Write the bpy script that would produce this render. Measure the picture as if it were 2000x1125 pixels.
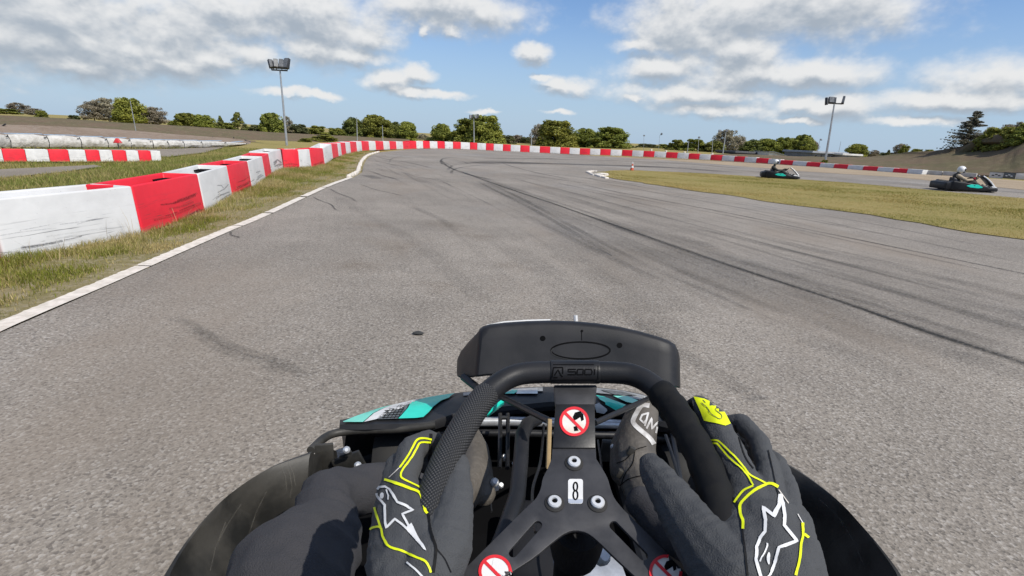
import bpy, bmesh, math, random
import numpy as np
from mathutils import Vector, Matrix
from mathutils.bvhtree import BVHTree
random.seed(7); rng = np.random.default_rng(7)
for o in list(bpy.data.objects): bpy.data.objects.remove(o)
S = bpy.context.scene; COL = S.collection
R = math.radians

# ------------------------------------------------------------------ camera
F, CX, CY, H = 1016.0, 1000.0, 562.5, 1.1
TH, RO = R(16.14), R(2.86)
fw = np.array([0, math.cos(TH), -math.sin(TH)]); r0 = np.array([1., 0, 0]); u0 = np.cross(r0, fw)
rt = r0*math.cos(RO)+u0*math.sin(RO); up = -r0*math.sin(RO)+u0*math.cos(RO)
CP = np.array([0, 0, H])
cam = bpy.data.cameras.new('camera'); cam.sensor_width = 36; cam.lens = 36*F/2000
cam.clip_start = .02; cam.clip_end = 9000
co = bpy.data.objects.new('camera', cam); COL.objects.link(co); S.camera = co
M = Matrix.Identity(4)
for i, v in enumerate((rt, up, -fw)):
    for j in range(3): M[j][i] = v[j]
M.translation = Vector(CP); co.matrix_world = M
def ray(x, y): return fw+rt*(x-CX)/F-up*(y-CY)/F
def at(x, y, d): return Vector(CP+ray(x, y)*d)                     # depth along the view axis
def pt(x, y, Y): d = ray(x, y); return Vector(CP+d*(Y/d[1]))       # on the plane world y = Y
def gnd0(x, y, z=0.): d = ray(x, y); return Vector(CP+d*((z-H)/d[2]))
def camv(x, y, z): return Vector(rt*x+up*y-fw*z*-1*-1) if False else Vector(rt*x+up*y+fw*(-z))

# ------------------------------------------------------------------ light
SUN_AZ, SUN_EL = 127.0, 50.0
sd = Vector((math.sin(R(SUN_AZ))*math.cos(R(SUN_EL)), math.cos(R(SUN_AZ))*math.cos(R(SUN_EL)), math.sin(R(SUN_EL))))
sl = bpy.data.lights.new('sun', 'SUN'); sl.energy = 4.2; sl.angle = R(.53); sl.color = (1, .95, .87)
so = bpy.data.objects.new('sun', sl); COL.objects.link(so); so.rotation_euler = sd.to_track_quat('Z', 'Y').to_euler()
so.location = (20, -20, 40)
S.view_settings.view_transform = 'Standard'; S.view_settings.look = 'None'
S.view_settings.exposure = 0.12; S.view_settings.gamma = 1; S.view_settings.use_curve_mapping = False

W = bpy.data.worlds.new('World'); S.world = W; W.use_nodes = True
nt = W.node_tree; nt.nodes.clear()
def N(tree, kind, ins=None, **props):
    n = tree.nodes.new(kind)
    for k, v in props.items(): setattr(n, k, v)
    for k, v in (ins or {}).items():
        s = n.inputs[k]
        if isinstance(v, bpy.types.NodeSocket): tree.links.new(v, s)
        else: s.default_value = v
    return n
def MA(tree, op, a, b=0.0, c=0.0, clamp=False):
    n = tree.nodes.new('ShaderNodeMath'); n.operation = op; n.use_clamp = clamp
    for i, v in enumerate((a, b, c)):
        if isinstance(v, bpy.types.NodeSocket): tree.links.new(v, n.inputs[i])
        else: n.inputs[i].default_value = v
    return n.outputs[0]
def MR(tree, v, a, b, c=0., d=1., smooth=True):
    n = N(tree, 'ShaderNodeMapRange', interpolation_type='SMOOTHSTEP' if smooth else 'LINEAR')
    tree.links.new(v, n.inputs[0])
    for i, q in enumerate((a, b, c, d)): n.inputs[i+1].default_value = q
    return n.outputs[0]
def MIX(tree, f, a, b, blend='MIX'):
    n = N(tree, 'ShaderNodeMix', data_type='RGBA', blend_type=blend)
    for s, v in ((n.inputs[0], f), (n.inputs[6], a), (n.inputs[7], b)):
        if isinstance(v, bpy.types.NodeSocket): tree.links.new(v, s)
        else: s.default_value = v if not isinstance(v, tuple) or len(v) == 4 else (*v, 1)
    return n.outputs[2]
BLOBS = [(120,25,340,70),(60,75,210,50),(250,92,200,38),(330,60,120,60),(150,122,110,20),(330,126,95,18),(410,118,75,18),
 (500,108,62,24),(600,98,80,30),(690,106,85,16),(440,12,130,40),(600,28,170,52),(725,70,72,26),(860,10,190,42),(940,22,75,30),
 (758,152,52,17),(815,142,40,12),(795,176,62,10),(870,187,58,8),(826,56,14,14),(882,60,26,12),(1040,106,36,15),
 (1330,55,135,50),(1455,25,220,62),(1610,10,170,48),(1255,88,75,12),(1450,100,95,34),(1290,134,120,26),(1105,166,58,17),
 (1480,148,205,24),(1360,182,170,20),(1240,192,30,7),(1600,142,85,18),(1400,212,120,14),(1625,206,90,20),(1556,206,42,13),
 (1945,150,105,30),(1890,196,160,15),(1790,236,95,9),(1880,222,60,8),(1560,234,62,6),(950,220,36,4),(1090,220,36,5),
 (560,150,130,12),(430,150,60,10),(200,150,90,14),(620,185,40,6),(560,182,70,8),(120,190,60,8),(1520,262,60,4),(1720,208,40,8),(1060,150,30,6)]
BLOBS = [(x, y, rx, ry*1.22) if ry > 11 else (x, y, rx*.9, ry*1.15) for x, y, rx, ry in BLOBS if (x, y) not in ((200,150),(560,150),(430,150),(120,190),(1520,262),(1720,208),(1880,222))]
def azel(px, py):
    d = ray(px, py); return math.atan2(d[0], d[1]), math.asin(d[2]/np.linalg.norm(d))
tc = N(nt, 'ShaderNodeTexCoord'); sx = N(nt, 'ShaderNodeSeparateXYZ', {0: tc.outputs['Generated']})
az = MA(nt, 'ARCTAN2', sx.outputs[0], sx.outputs[1]); el = MA(nt, 'ARCSINE', sx.outputs[2])
def cloud_density(dv):
    e2 = MA(nt, 'ADD', el, dv)
    vec = N(nt, 'ShaderNodeCombineXYZ', {0: az, 1: e2}).outputs[0]
    ns = N(nt, 'ShaderNodeMapping', {0: vec, 'Scale': (6.5, 10, 1)}).outputs[0]
    nz = N(nt, 'ShaderNodeTexNoise', {'Vector': ns, 'Scale': 1.0, 'Detail': 9.0, 'Roughness': .58, 'Distortion': .25}).outputs[0]
    ns2 = N(nt, 'ShaderNodeMapping', {0: vec, 'Scale': (22, 31, 1)}).outputs[0]
    nz2 = N(nt, 'ShaderNodeTexVoronoi', {'Vector': ns2, 'Scale': 1.0, 'Detail': 3.0, 'Roughness': .6}, feature='SMOOTH_F1').outputs[0]
    # soft warp of the lookup so that outlines billow
    wn = N(nt, 'ShaderNodeTexNoise', {'Vector': ns2, 'Scale': .8, 'Detail': 6.0, 'Roughness': .6}).outputs[1]
    wv = N(nt, 'ShaderNodeVectorMath', {0: wn, 1: (.5, .5, .5)}, operation='SUBTRACT').outputs[0]
    wv = N(nt, 'ShaderNodeVectorMath', {0: wv, 1: (.060, .036, 0)}, operation='MULTIPLY').outputs[0]
    v2 = N(nt, 'ShaderNodeVectorMath', {0: vec, 1: wv}, operation='ADD').outputs[0]
    acc = None
    for (px, py, rx, ry) in BLOBS:
        a, e = azel(px, py); ia, ie = F/rx*.97, F/ry*.95
        p = N(nt, 'ShaderNodeVectorMath', {0: v2, 1: (ia, ie, 0), 2: (-a*ia, -e*ie, 0)}, operation='MULTIPLY_ADD').outputs[0]
        l = N(nt, 'ShaderNodeVectorMath', {0: p}, operation='LENGTH').outputs[1]
        acc = l if acc is None else MA(nt, 'SMOOTH_MIN', acc, l, .35)
    d = MA(nt, 'SUBTRACT', 1.12, acc)
    d = MA(nt, 'MAXIMUM', d, -1.2)
    d = MA(nt, 'ADD', d, MA(nt, 'MULTIPLY', MA(nt, 'SUBTRACT', nz, .5), 1.35))
    d = MA(nt, 'ADD', d, MA(nt, 'MULTIPLY', MA(nt, 'SUBTRACT', .45, nz2), .36))
    return d
# clouds of the part of the sky in view, and a plainer broken cover for the rest of the dome
vq = N(nt, 'ShaderNodeCombineXYZ', {0: az, 1: el}).outputs[0]
q = N(nt, 'ShaderNodeVectorMath', {0: vq, 1: (1/.98, 1/.24, 0), 2: (0, -.10/.24, 0)}, operation='MULTIPLY_ADD').outputs[0]
om = MR(nt, N(nt, 'ShaderNodeVectorMath', {0: q}, operation='LENGTH').outputs[1], .92, 1.12)
sky = N(nt, 'ShaderNodeTexSky', sky_type='NISHITA', sun_disc=False, sun_elevation=R(SUN_EL), sun_rotation=R(SUN_AZ), air_density=1.0, dust_density=.6, ozone_density=2.2)
skyc = N(nt, 'ShaderNodeVectorMath', {0: sky.outputs[0], 'Scale': .105}, operation='SCALE').outputs[0]
skyc = N(nt, 'ShaderNodeVectorMath', {0: skyc, 1: (.80, .97, 1.20)}, operation='MULTIPLY').outputs[0]
veil = MR(nt, el, .26, .0, .05, .82)
skyc = MIX(nt, veil, skyc, (.40, .525, .68, 1))
d0 = cloud_density(0.0); d1 = cloud_density(.016)
alpha = MA(nt, 'MULTIPLY', MR(nt, d0, -.28, .62), .95)
lit = MA(nt, 'SUBTRACT', d0, d1)
br = MA(nt, 'ADD', MA(nt, 'MULTIPLY', lit, .70), MR(nt, d0, .1, 1.2, .60, .42))
br = MA(nt, 'MINIMUM', MA(nt, 'MAXIMUM', br, .26), .80)
ccol = MIX(nt, MR(nt, br, .26, .78), (.36, .41, .47, 1), (.77, .77, .765, 1))
bgA = N(nt, 'ShaderNodeBackground', {0: MIX(nt, alpha, skyc, ccol), 1: 1.0})
dn = N(nt, 'ShaderNodeVectorMath', {0: tc.outputs['Generated'], 1: (1, 1, 1.9)}, operation='MULTIPLY').outputs[0]
ng = N(nt, 'ShaderNodeTexNoise', {'Vector': dn, 'Scale': 3.2, 'Detail': 5.0, 'Roughness': .56}).outputs[0]
alB = MA(nt, 'MULTIPLY', MR(nt, ng, .48, .62), .9)
bgB = N(nt, 'ShaderNodeBackground', {0: MIX(nt, alB, skyc, (.55, .57, .60, 1)), 1: 1.0})
mxs = N(nt, 'ShaderNodeMixShader', {0: om, 1: bgA.outputs[0], 2: bgB.outputs[0]})
nt.links.new(mxs.outputs[0], N(nt, 'ShaderNodeOutputWorld').inputs[0])
W.cycles.sampling_method = 'MANUAL'; W.cycles.sample_map_resolution = 256
S.cycles.max_bounces = 6; S.cycles.diffuse_bounces = 3; S.cycles.transparent_max_bounces = 12

# ------------------------------------------------------------------ materials
def base(name):
    m = bpy.data.materials.new(name); m.use_nodes = True; t = m.node_tree; t.nodes.clear()
    o = N(t, 'ShaderNodeOutputMaterial'); b = N(t, 'ShaderNodeBsdfPrincipled'); t.links.new(b.outputs[0], o.inputs[0])
    return m, t, b
def c4(c): return (c[0], c[1], c[2], 1)
def mat(name, c, c2=None, rough=.6, scale=8., bump=0., bscale=None, metal=0., spec=.5, coords='Object', detail=4.):
    m, t, b = base(name)
    c2 = c2 or tuple(v*.78 for v in c)
    q = N(t, 'ShaderNodeTexCoord').outputs[coords]
    n = N(t, 'ShaderNodeTexNoise', {'Vector': q, 'Scale': scale, 'Detail': detail, 'Roughness': .6}).outputs[0]
    t.links.new(MIX(t, MR(t, n, .35, .65), c4(c), c4(c2)), b.inputs['Base Color'])
    b.inputs['Metallic'].default_value = metal; b.inputs['Specular IOR Level'].default_value = spec
    t.links.new(MR(t, n, .3, .7, rough*.88, min(1, rough*1.1)), b.inputs['Roughness'])
    if bump:
        n2 = N(t, 'ShaderNodeTexNoise', {'Vector': q, 'Scale': bscale or scale*6, 'Detail': 4.}).outputs[0]
        bp = N(t, 'ShaderNodeBump', {'Height': n2, 'Strength': 1., 'Distance': bump}); t.links.new(bp.outputs[0], b.inputs['Normal'])
    return m
def wpos(t): return N(t, 'ShaderNodeNewGeometry').outputs['Position']
def noise(t, v, s, d=4., r=.6, sc=None, dist=0.):
    if sc: v = N(t, 'ShaderNodeMapping', {0: v, 'Scale': sc}).outputs[0]
    return N(t, 'ShaderNodeTexNoise', {'Vector': v, 'Scale': s, 'Detail': d, 'Roughness': r, 'Distortion': dist}).outputs[0]

def asphalt_mat():
    m, t, b = base('asphalt'); p = wpos(t)
    v = N(t, 'ShaderNodeTexVoronoi', {'Vector': p, 'Scale': 108.}, feature='F1')
    chips = N(t, 'ShaderNodeSeparateColor', {0: v.outputs['Color']}).outputs[0]
    fine = noise(t, p, 60., 5., .75)
    big = noise(t, p, .35, 5., .6); mid = noise(t, p, 2.2, 5., .6)
    col = MIX(t, MR(t, fine, .3, .7), (.166, .145, .121, 1), (.332, .297, .254, 1))
    col = MIX(t, MA(t, 'MULTIPLY', MR(t, chips, .79, .97), .55), col, (.45, .42, .38, 1))
    col = MIX(t, MA(t, 'MULTIPLY', MR(t, chips, .21, .05), .6), col, (.075, .068, .062, 1))
    tone = MA(t, 'ADD', MR(t, big, .3, .7, .80, 1.10), MR(t, mid, .3, .7, -.05, .05))
    n = N(t, 'ShaderNodeVectorMath', {0: col}, operation='SCALE'); t.links.new(tone, n.inputs['Scale'])
    col = n.outputs[0]
    ang = math.atan2((gnd0(1000,371)-gnd0(1650,592)).y, (gnd0(1000,371)-gnd0(1650,592)).x)
    pr = N(t, 'ShaderNodeMapping', {0: p, 'Rotation': (0, 0, -ang)}).outputs[0]
    st1 = noise(t, pr, 1., 5., .65, (.16, 4.5, 1), .4); st2 = noise(t, pr, 1., 4., .6, (.5, 17., 1), .3)
    msk = MR(t, noise(t, p, .16, 3., .5), .38, .62, .15, 1.)
    dk = MA(t, 'SUBTRACT', 1., MA(t, 'MULTIPLY', msk, MA(t, 'ADD', MR(t, st1, .50, .72, 0, .22), MR(t, st2, .54, .72, 0, .20))))
    n = N(t, 'ShaderNodeVectorMath', {0: col}, operation='SCALE'); t.links.new(dk, n.inputs['Scale']); col = n.outputs[0]
    brown = MR(t, noise(t, p, .5, 6., .62, (1, .45, 1)), .48, .68, .05, .55)
    col = MIX(t, brown, col, (.225, .185, .145, 1))
    grey = MR(t, noise(t, p, .22, 3., .5), .5, .68, 0, .4)
    hsv = N(t, 'ShaderNodeHueSaturation', {'Saturation': .45, 'Value': 1.10, 'Color': col}).outputs[0]
    col = MIX(t, grey, col, hsv)
    t.links.new(col, b.inputs['Base Color']); b.inputs['Roughness'].default_value = .86; b.inputs['Specular IOR Level'].default_value = .25
    h = MA(t, 'ADD', v.outputs['Distance'], MA(t, 'MULTIPLY', fine, .6))
    bp = N(t, 'ShaderNodeBump', {'Height': h, 'Strength': .4, 'Distance': .005}); t.links.new(bp.outputs[0], b.inputs['Normal'])
    return m
def ground_mat(name, a, bcol, ccol, s1=.6, s2=9.):
    m, t, b = base(name); p = wpos(t)
    col = MIX(t, MR(t, noise(t, p, s1, 6., .65), .36, .64), c4(a), c4(bcol))
    col = MIX(t, MR(t, noise(t, p, s2, 5., .7), .45, .75), col, c4(ccol))
    t.links.new(col, b.inputs['Base Color']); b.inputs['Roughness'].default_value = .95; b.inputs['Specular IOR Level'].default_value = .1
    bp = N(t, 'ShaderNodeBump', {'Height': noise(t, p, 14., 6., .7), 'Strength': .8, 'Distance': .05}); t.links.new(bp.outputs[0], b.inputs['Normal'])
    return m
def attr_mat(name, rough=.7, trans=0., spec=.25, alpha=False, rndval=.0):
    m, t, b = base(name)
    a = N(t, 'ShaderNodeAttribute', attribute_name='col')
    col = a.outputs['Color']
    if rndval:
        oi = N(t, 'ShaderNodeObjectInfo').outputs['Random']
        n = N(t, 'ShaderNodeHueSaturation', {'Color': col}); t.links.new(MR(t, oi, 0, 1, 1-rndval, 1+rndval, False), n.inputs['Value'])
        t.links.new(MR(t, MA(t, 'FRACT', MA(t, 'MULTIPLY', oi, 7.3)), 0, 1, .485, .51, False), n.inputs['Hue']); col = n.outputs[0]
    t.links.new(col, b.inputs['Base Color']); b.inputs['Roughness'].default_value = rough; b.inputs['Specular IOR Level'].default_value = spec
    if trans:
        tr = N(t, 'ShaderNodeBsdfTranslucent', {0: col}); mx = N(t, 'ShaderNodeMixShader', {0: trans, 1: b.outputs[0], 2: tr.outputs[0]})
        t.links.new(mx.outputs[0], t.nodes['Material Output'].inputs[0])
    if alpha: t.links.new(a.outputs['Alpha'], b.inputs['Alpha'])
    return m
def barrier_mat(name, c, dirt, amount):
    m, t, b = base(name); q = N(t, 'ShaderNodeTexCoord').outputs['Object']; z = N(t, 'ShaderNodeSeparateXYZ', {0: q}).outputs[2]
    oi = N(t, 'ShaderNodeObjectInfo').outputs['Random']
    off = N(t, 'ShaderNodeCombineXYZ', {0: MA(t, 'MULTIPLY', oi, 37.), 1: MA(t, 'MULTIPLY', oi, 11.), 2: MA(t, 'MULTIPLY', oi, 5.)}).outputs[0]
    p = N(t, 'ShaderNodeVectorMath', {0: q, 1: off}, operation='ADD').outputs[0]
    col = MIX(t, MR(t, noise(t, p, 3., 4.), .35, .65), c4(c), c4(tuple(v*.88 for v in c)))
    low = MR(t, z, .40, .12)
    rub = MR(t, noise(t, p, 1., 6., .62, (1.6, 3., 17.), .5), .60, .70)
    scr = MR(t, noise(t, p, 1., 3., .6, (1.8, 4., 42.), .8), .60, .66)
    sel = MR(t, noise(t, p, 1.5, 2.), .36, .54)
    k = MA(t, 'MULTIPLY', MA(t, 'MULTIPLY', MA(t, 'MAXIMUM', rub, scr), sel), low)
    col = MIX(t, MA(t, 'MULTIPLY', k, amount), col, c4(dirt))
    bd = MA(t, 'MULTIPLY', MR(t, z, .09, .0), MR(t, noise(t, p, 9., 5., .7), .38, .62))
    col = MIX(t, MA(t, 'MULTIPLY', bd, .6), col, (.20, .17, .12, 1))
    sp = MA(t, 'MULTIPLY', MR(t, noise(t, p, 55., 2.), .70, .76), .5); col = MIX(t, sp, col, (.13, .12, .11, 1))
    t.links.new(col, b.inputs['Base Color']); b.inputs['Roughness'].default_value = .5; b.inputs['Specular IOR Level'].default_value = .35
    bp = N(t, 'ShaderNodeBump', {'Height': noise(t, p, 5., 3.), 'Strength': .5, 'Distance': .01}); t.links.new(bp.outputs[0], b.inputs['Normal'])
    return m
ASPH = asphalt_mat()
GRASSG = ground_mat('turf soil', (.29, .235, .09), (.235, .205, .068), (.36, .275, .13))
VERGE = ground_mat('verge soil', (.27, .225, .125), (.20, .175, .075), (.36, .31, .225), 1.6, 16.)
GRAVEL = ground_mat('pale gravel', (.36, .285, .20), (.31, .24, .165), (.42, .35, .26), .5, 24.)
BANK = ground_mat('brown earth', (.150, .108, .075), (.120, .105, .060), (.185, .155, .095), .35, 2.2)
TERR = ground_mat('grey concrete terrace', (.26, .20, .155), (.205, .155, .115), (.29, .24, .195), .25, 3.)
DIRT = ground_mat('grey dirt', (.26, .225, .185), (.22, .19, .155), (.30, .27, .23), .7, 14.)
BLADE = attr_mat('grass blade', .6, .35, .2)
LEAF = attr_mat('leaf', .6, .30, .2, rndval=.14)
BARK = mat('bark', (.12, .09, .065), (.07, .055, .04), .9, 6., .02)
WPAINT = mat('worn white paint', (.72, .66, .58), (.54, .49, .42), .75, 13., .002, detail=9.)
RED = barrier_mat('red plastic', (.74, .018, .036), (.16, .045, .04), .85)
WHITE = barrier_mat('white plastic', (.64, .635, .62), (.10, .10, .105), .85)
HOLE = mat('black plastic and shade', (.004, .004, .0045), None, .9, spec=.1)  # black parts and print; also stands in for shade in the block tops
GALV = mat('galvanised steel', (.46, .47, .48), (.36, .37, .38), .45, 3., 0, None, .6)
DARKM = mat('dark lamp housing', (.035, .036, .04), None, .5)
GLASS = mat('lamp glass', (.10, .105, .11), (.16, .165, .17), .3)
TARP = mat('white tarpaulin', (.57, .55, .51), (.44, .42, .38), .75, 3.5, .05, 6.)
BLUET = mat('pale blue cover', (.30, .42, .55), (.24, .34, .46), .6)
BLK = mat('black plastic', (.013, .0135, .015), (.020, .020, .022), .5, 9., .0002, 500., spec=.25)
BLKS = mat('scuffed black plastic', (.016, .016, .015), (.050, .047, .041), .5, 7., .0004, 120., spec=.34)
BLKM = mat('black painted metal', (.008, .008, .009), (.014, .014, .015), .42, 30., .0001, 300.)
PLATE = mat('grey anodised plate', (.030, .030, .033), (.046, .046, .050), .5, 26., .00008, 500., .1)
RUB = mat('tyre rubber', (.014, .014, .014), (.022, .021, .02), .8, 20.)
STEEL = mat('bright steel', (.70, .71, .72), (.58, .59, .60), .38, 30., 0, None, .35)
CHROME = mat('brushed alloy', (.72, .73, .74), (.5, .51, .52), .32, 18., 0, None, .6)
TEAL = mat('teal vinyl', (.012, .68, .52), (.012, .60, .46), .35, 10.)
TEALP = mat('pale teal vinyl', (.19, .68, .55), (.17, .62, .50), .4, 10.)
WVIN = mat('white vinyl', (.72, .72, .71), (.62, .62, .61), .4, 14.)
GRILL = mat('grey printed vinyl', (.12, .13, .13), (.05, .055, .055), .4, 90.)
YEL = mat('fluorescent yellow print', (.72, .80, .0), (.66, .74, .0), .6, 60.)
REDV = mat('red vinyl', (.68, .025, .035), (.6, .02, .03), .4, 20.)
BEIGE = mat('worn cream vinyl', (.62, .55, .46), (.72, .70, .66), .5, 30.)
TAN = mat('tan webbing', (.42, .30, .15), (.34, .24, .12), .8, 30.)
SUIT = mat('charcoal suit cloth', (.031, .0305, .034), (.042, .041, .045), .92, 9., .0025, 420.)
GLOVE = mat('grey glove cloth', (.047, .049, .052), (.062, .0645, .068), .9, 8., .0015, 700.)
PALM = mat('black glove leather', (.006, .006, .0065), (.010, .010, .010), .75, 60., .0006, 90., spec=.2)
BOOT = mat('dark boot leather', (.07, .061, .050), (.105, .092, .076), .6, 14., .003, 80.)
BOOTW = mat('white boot print', (.60, .585, .56), (.35, .33, .31), .6, 30.)
HELM = mat('white helmet shell', (.78, .77, .75), (.7, .69, .67), .25)
VISOR = mat('dark visor', (.012, .013, .016), None, .12)
BRICKW = mat('grey cladding', (.20, .20, .205), (.16, .16, .165), .7, 2.)
ROOF = mat('grey roof sheet', (.23, .25, .27), (.19, .2, .22), .6, 1.5)
WALLW = mat('whitewashed wall', (.62, .60, .56), (.5, .48, .45), .8, 2.)
def grip_mat():
    m, t, b = base('knurled grip rubber'); q = N(t, 'ShaderNodeTexCoord').outputs['UV']
    u = N(t, 'ShaderNodeSeparateXYZ', {0: q})
    a = MA(t, 'SINE', MA(t, 'MULTIPLY', MA(t, 'ADD', u.outputs[0], u.outputs[1]), 1.0)); c = MA(t, 'SINE', MA(t, 'MULTIPLY', MA(t, 'SUBTRACT', u.outputs[0], u.outputs[1]), 1.0))
    h = MA(t, 'MULTIPLY', a, c); h = MA(t, 'ABSOLUTE', h)
    t.links.new(MIX(t, MR(t, h, .1, .6), (.008, .008, .008, 1), (.034, .034, .035, 1)), b.inputs['Base Color']); b.inputs['Roughness'].default_value = .6
    bp = N(t, 'ShaderNodeBump', {'Height': h, 'Strength': .9, 'Distance': .0012}); t.links.new(bp.outputs[0], b.inputs['Normal'])
    return m
GRIP = grip_mat()

# ------------------------------------------------------------------ object helpers
def tag(o, label=None, cat=None, group=None, kind=None):
    for k, v in (('label', label), ('category', cat), ('group', group), ('kind', kind)):
        if v: o[k] = v
    return o
def mesh(name, vs, fs, smooth=True):
    me = bpy.data.meshes.new(name); me.from_pydata([tuple(v) for v in vs], [], fs); me.update()
    if smooth: me.shade_smooth()
    return me
def link(name, me, m=None, parent=None):
    o = bpy.data.objects.new(name, me); COL.objects.link(o)
    if m and not me.materials: me.materials.append(m)
    if parent: o.parent = parent; o.matrix_parent_inverse = PI.get(parent.name) or parent.matrix_basis.inverted()
    return o
PI = {}
def empty(name, loc, label, cat, group=None, rz=0):
    o = bpy.data.objects.new(name, None); COL.objects.link(o); o.location = loc; o.rotation_euler = (0, 0, rz); o.empty_display_size = .2
    return tag(o, label, cat, group)
class MB:
    def __init__(s): s.v = []; s.f = []
    def add(s, vs, fs):
        n = len(s.v); s.v += [Vector(v) for v in vs]; s.f += [tuple(i+n for i in f) for f in fs]; return s
    def box(s, c, size, mtx=None, taper=1.):
        x, y, z = (q/2 for q in size); vs = []
        for dz in (-1, 1):
            k = taper if dz > 0 else 1
            for dx, dy in ((-1, -1), (1, -1), (1, 1), (-1, 1)):
                p = Vector((dx*x*k, dy*y*k, dz*z)); vs.append((mtx@p if mtx else p)+Vector(c))
        return s.add(vs, [(3, 2, 1, 0), (4, 5, 6, 7), (0, 1, 5, 4), (1, 2, 6, 5), (2, 3, 7, 6), (3, 0, 4, 7)])
    def tube(s, pts, r, seg=10, closed=False, cap=True, sq=None):
        pts = [Vector(p) for p in pts]; n = len(pts); rr = r if isinstance(r, (list, tuple)) else [r]*n
        tans = []
        for i in range(n):
            a = pts[(i-1) % n] if closed or i else pts[0]; b = pts[(i+1) % n] if closed or i < n-1 else pts[-1]
            tans.append((b-a).normalized())
        nrm = tans[0].orthogonal().normalized() if sq is None else (Vector(sq)-tans[0]*Vector(sq).dot(tans[0])).normalized()
        vs = []
        for i in range(n):
            nrm = (nrm-tans[i]*nrm.dot(tans[i])).normalized(); bi = tans[i].cross(nrm)
            for k in range(seg):
                a = 2*math.pi*k/seg; vs.append(pts[i]+(nrm*math.cos(a)+bi*math.sin(a))*rr[i])
        fs = []
        for i in range(n if closed else n-1):
            j = (i+1) % n
            for k in range(seg): l = (k+1) % seg; fs.append((i*seg+k, i*seg+l, j*seg+l, j*seg+k))
        if cap and not closed: fs.append(tuple(range(seg))[::-1]); fs.append(tuple((n-1)*seg+k for k in range(seg)))
        return s.add(vs, fs)
    def lathe(s, prof, c, axis=(0, 0, 1), seg=20):
        ax = Vector(axis).normalized(); e1 = ax.orthogonal().normalized(); e2 = ax.cross(e1); vs = []; fs = []; n = len(prof)
        for (r, h) in prof:
            for k in range(seg):
                a = 2*math.pi*k/seg; vs.append(Vector(c)+ax*h+(e1*math.cos(a)+e2*math.sin(a))*max(r, 1e-4))
        for i in range(n-1):
            for k in range(seg): l = (k+1) % seg; fs.append((i*seg+k, i*seg+l, (i+1)*seg+l, (i+1)*seg+k))
        fs.append(tuple(range(seg))[::-1]); fs.append(tuple((n-1)*seg+k for k in range(seg)))
        return s.add(vs, fs)
    def loft(s, rings, closed=True, cap=True):
        n = len(rings[0]); vs = [v for r in rings for v in r]; fs = []
        for i in range(len(rings)-1):
            for k in range(n if closed else n-1): l = (k+1) % n; fs.append((i*n+k, i*n+l, (i+1)*n+l, (i+1)*n+k))
        if cap and closed: fs.append(tuple(range(n))[::-1]); fs.append(tuple((len(rings)-1)*n+k for k in range(n)))
        return s.add(vs, fs)
    def build(s, name, m, parent=None, bevel=0., smooth=True, seg=2):
        me = mesh(name, s.v, s.f, smooth)
        bm = bmesh.new(); bm.from_mesh(me); bmesh.ops.recalc_face_normals(bm, faces=bm.faces)
        if bevel:
            es = [e for e in bm.edges if len(e.link_faces) == 2 and e.calc_face_angle(0) > .5]
            bmesh.ops.bevel(bm, geom=es, offset=bevel, segments=seg, affect='EDGES', profile=.5, clamp_overlap=True)
        bm.to_mesh(me); bm.free()
        if smooth:
            me.shade_smooth(); me.set_sharp_from_angle(angle=R(40))
        return link(name, me, m, parent)
def curve(pts, n):                                       # Catmull-Rom through the points
    P = [Vector(p) for p in pts]; P = [P[0]*2-P[1]]+P+[P[-1]*2-P[-2]]; out = []
    k = len(P)-3
    for i in range(n):
        u = i/(n-1)*k; a = min(int(u), k-1); t = u-a; p0, p1, p2, p3 = P[a:a+4]
        out.append(.5*((2*p1)+(p2-p0)*t+(2*p0-5*p1+4*p2-p3)*t*t+(3*p1-p0-3*p2+p3)*t**3))
    return out
def remesh(chains, voxel, smooth=5, hulls=()):           # union of tapered capsules -> one continuous surface
    bm = bmesh.new()
    def sph(c, r):
        out = []
        for i in range(1, 6):
            ph = math.pi*i/6
            for k in range(8):
                a = 2*math.pi*k/8; out.append(Vector(c)+Vector((math.sin(ph)*math.cos(a), math.sin(ph)*math.sin(a), math.cos(ph)))*r)
        out += [Vector(c)+Vector((0, 0, r)), Vector(c)-Vector((0, 0, r))]
        return out
    groups = []
    for ch in chains:
        for (a, ra), (b, rb) in zip(ch[:-1], ch[1:]): groups.append(sph(a, ra)+sph(b, rb))
    for h in hulls: groups.append(sum((sph(c, r) for c, r in h), []))
    for g in groups:
        vs = [bm.verts.new(p) for p in g]; res = bmesh.ops.convex_hull(bm, input=vs)
        bad = [e for e in set(res['geom_interior']) | set(res['geom_unused']) if isinstance(e, bmesh.types.BMVert)]
        bmesh.ops.delete(bm, geom=bad, context='VERTS')
    me = bpy.data.meshes.new('tmp'); bm.to_mesh(me); bm.free()
    o = bpy.data.objects.new('tmp', me); COL.objects.link(o)
    md = o.modifiers.new('r', 'REMESH'); md.mode = 'VOXEL'; md.voxel_size = voxel; md.use_smooth_shade = True
    ms = o.modifiers.new('s', 'SMOOTH'); ms.iterations = smooth; ms.factor = .5
    dg = bpy.context.evaluated_depsgraph_get(); dg.update()
    out = bpy.data.meshes.new_from_object(o.evaluated_get(dg)); bpy.data.objects.remove(o); out.shade_smooth()
    return out
def bvh(me): return BVHTree.FromPolygons([v.co.copy() for v in me.vertices], [tuple(p.vertices) for p in me.polygons])
def put_on(tree, px, py, lift, maxd=60.):
    d = Vector(ray(px, py)).normalized(); h = tree.ray_cast(Vector(CP), d, maxd)
    if h[0] is None: return None
    nn = h[1] if h[1].dot(d) < 0 else -h[1]
    return h[0]+nn*lift
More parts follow.
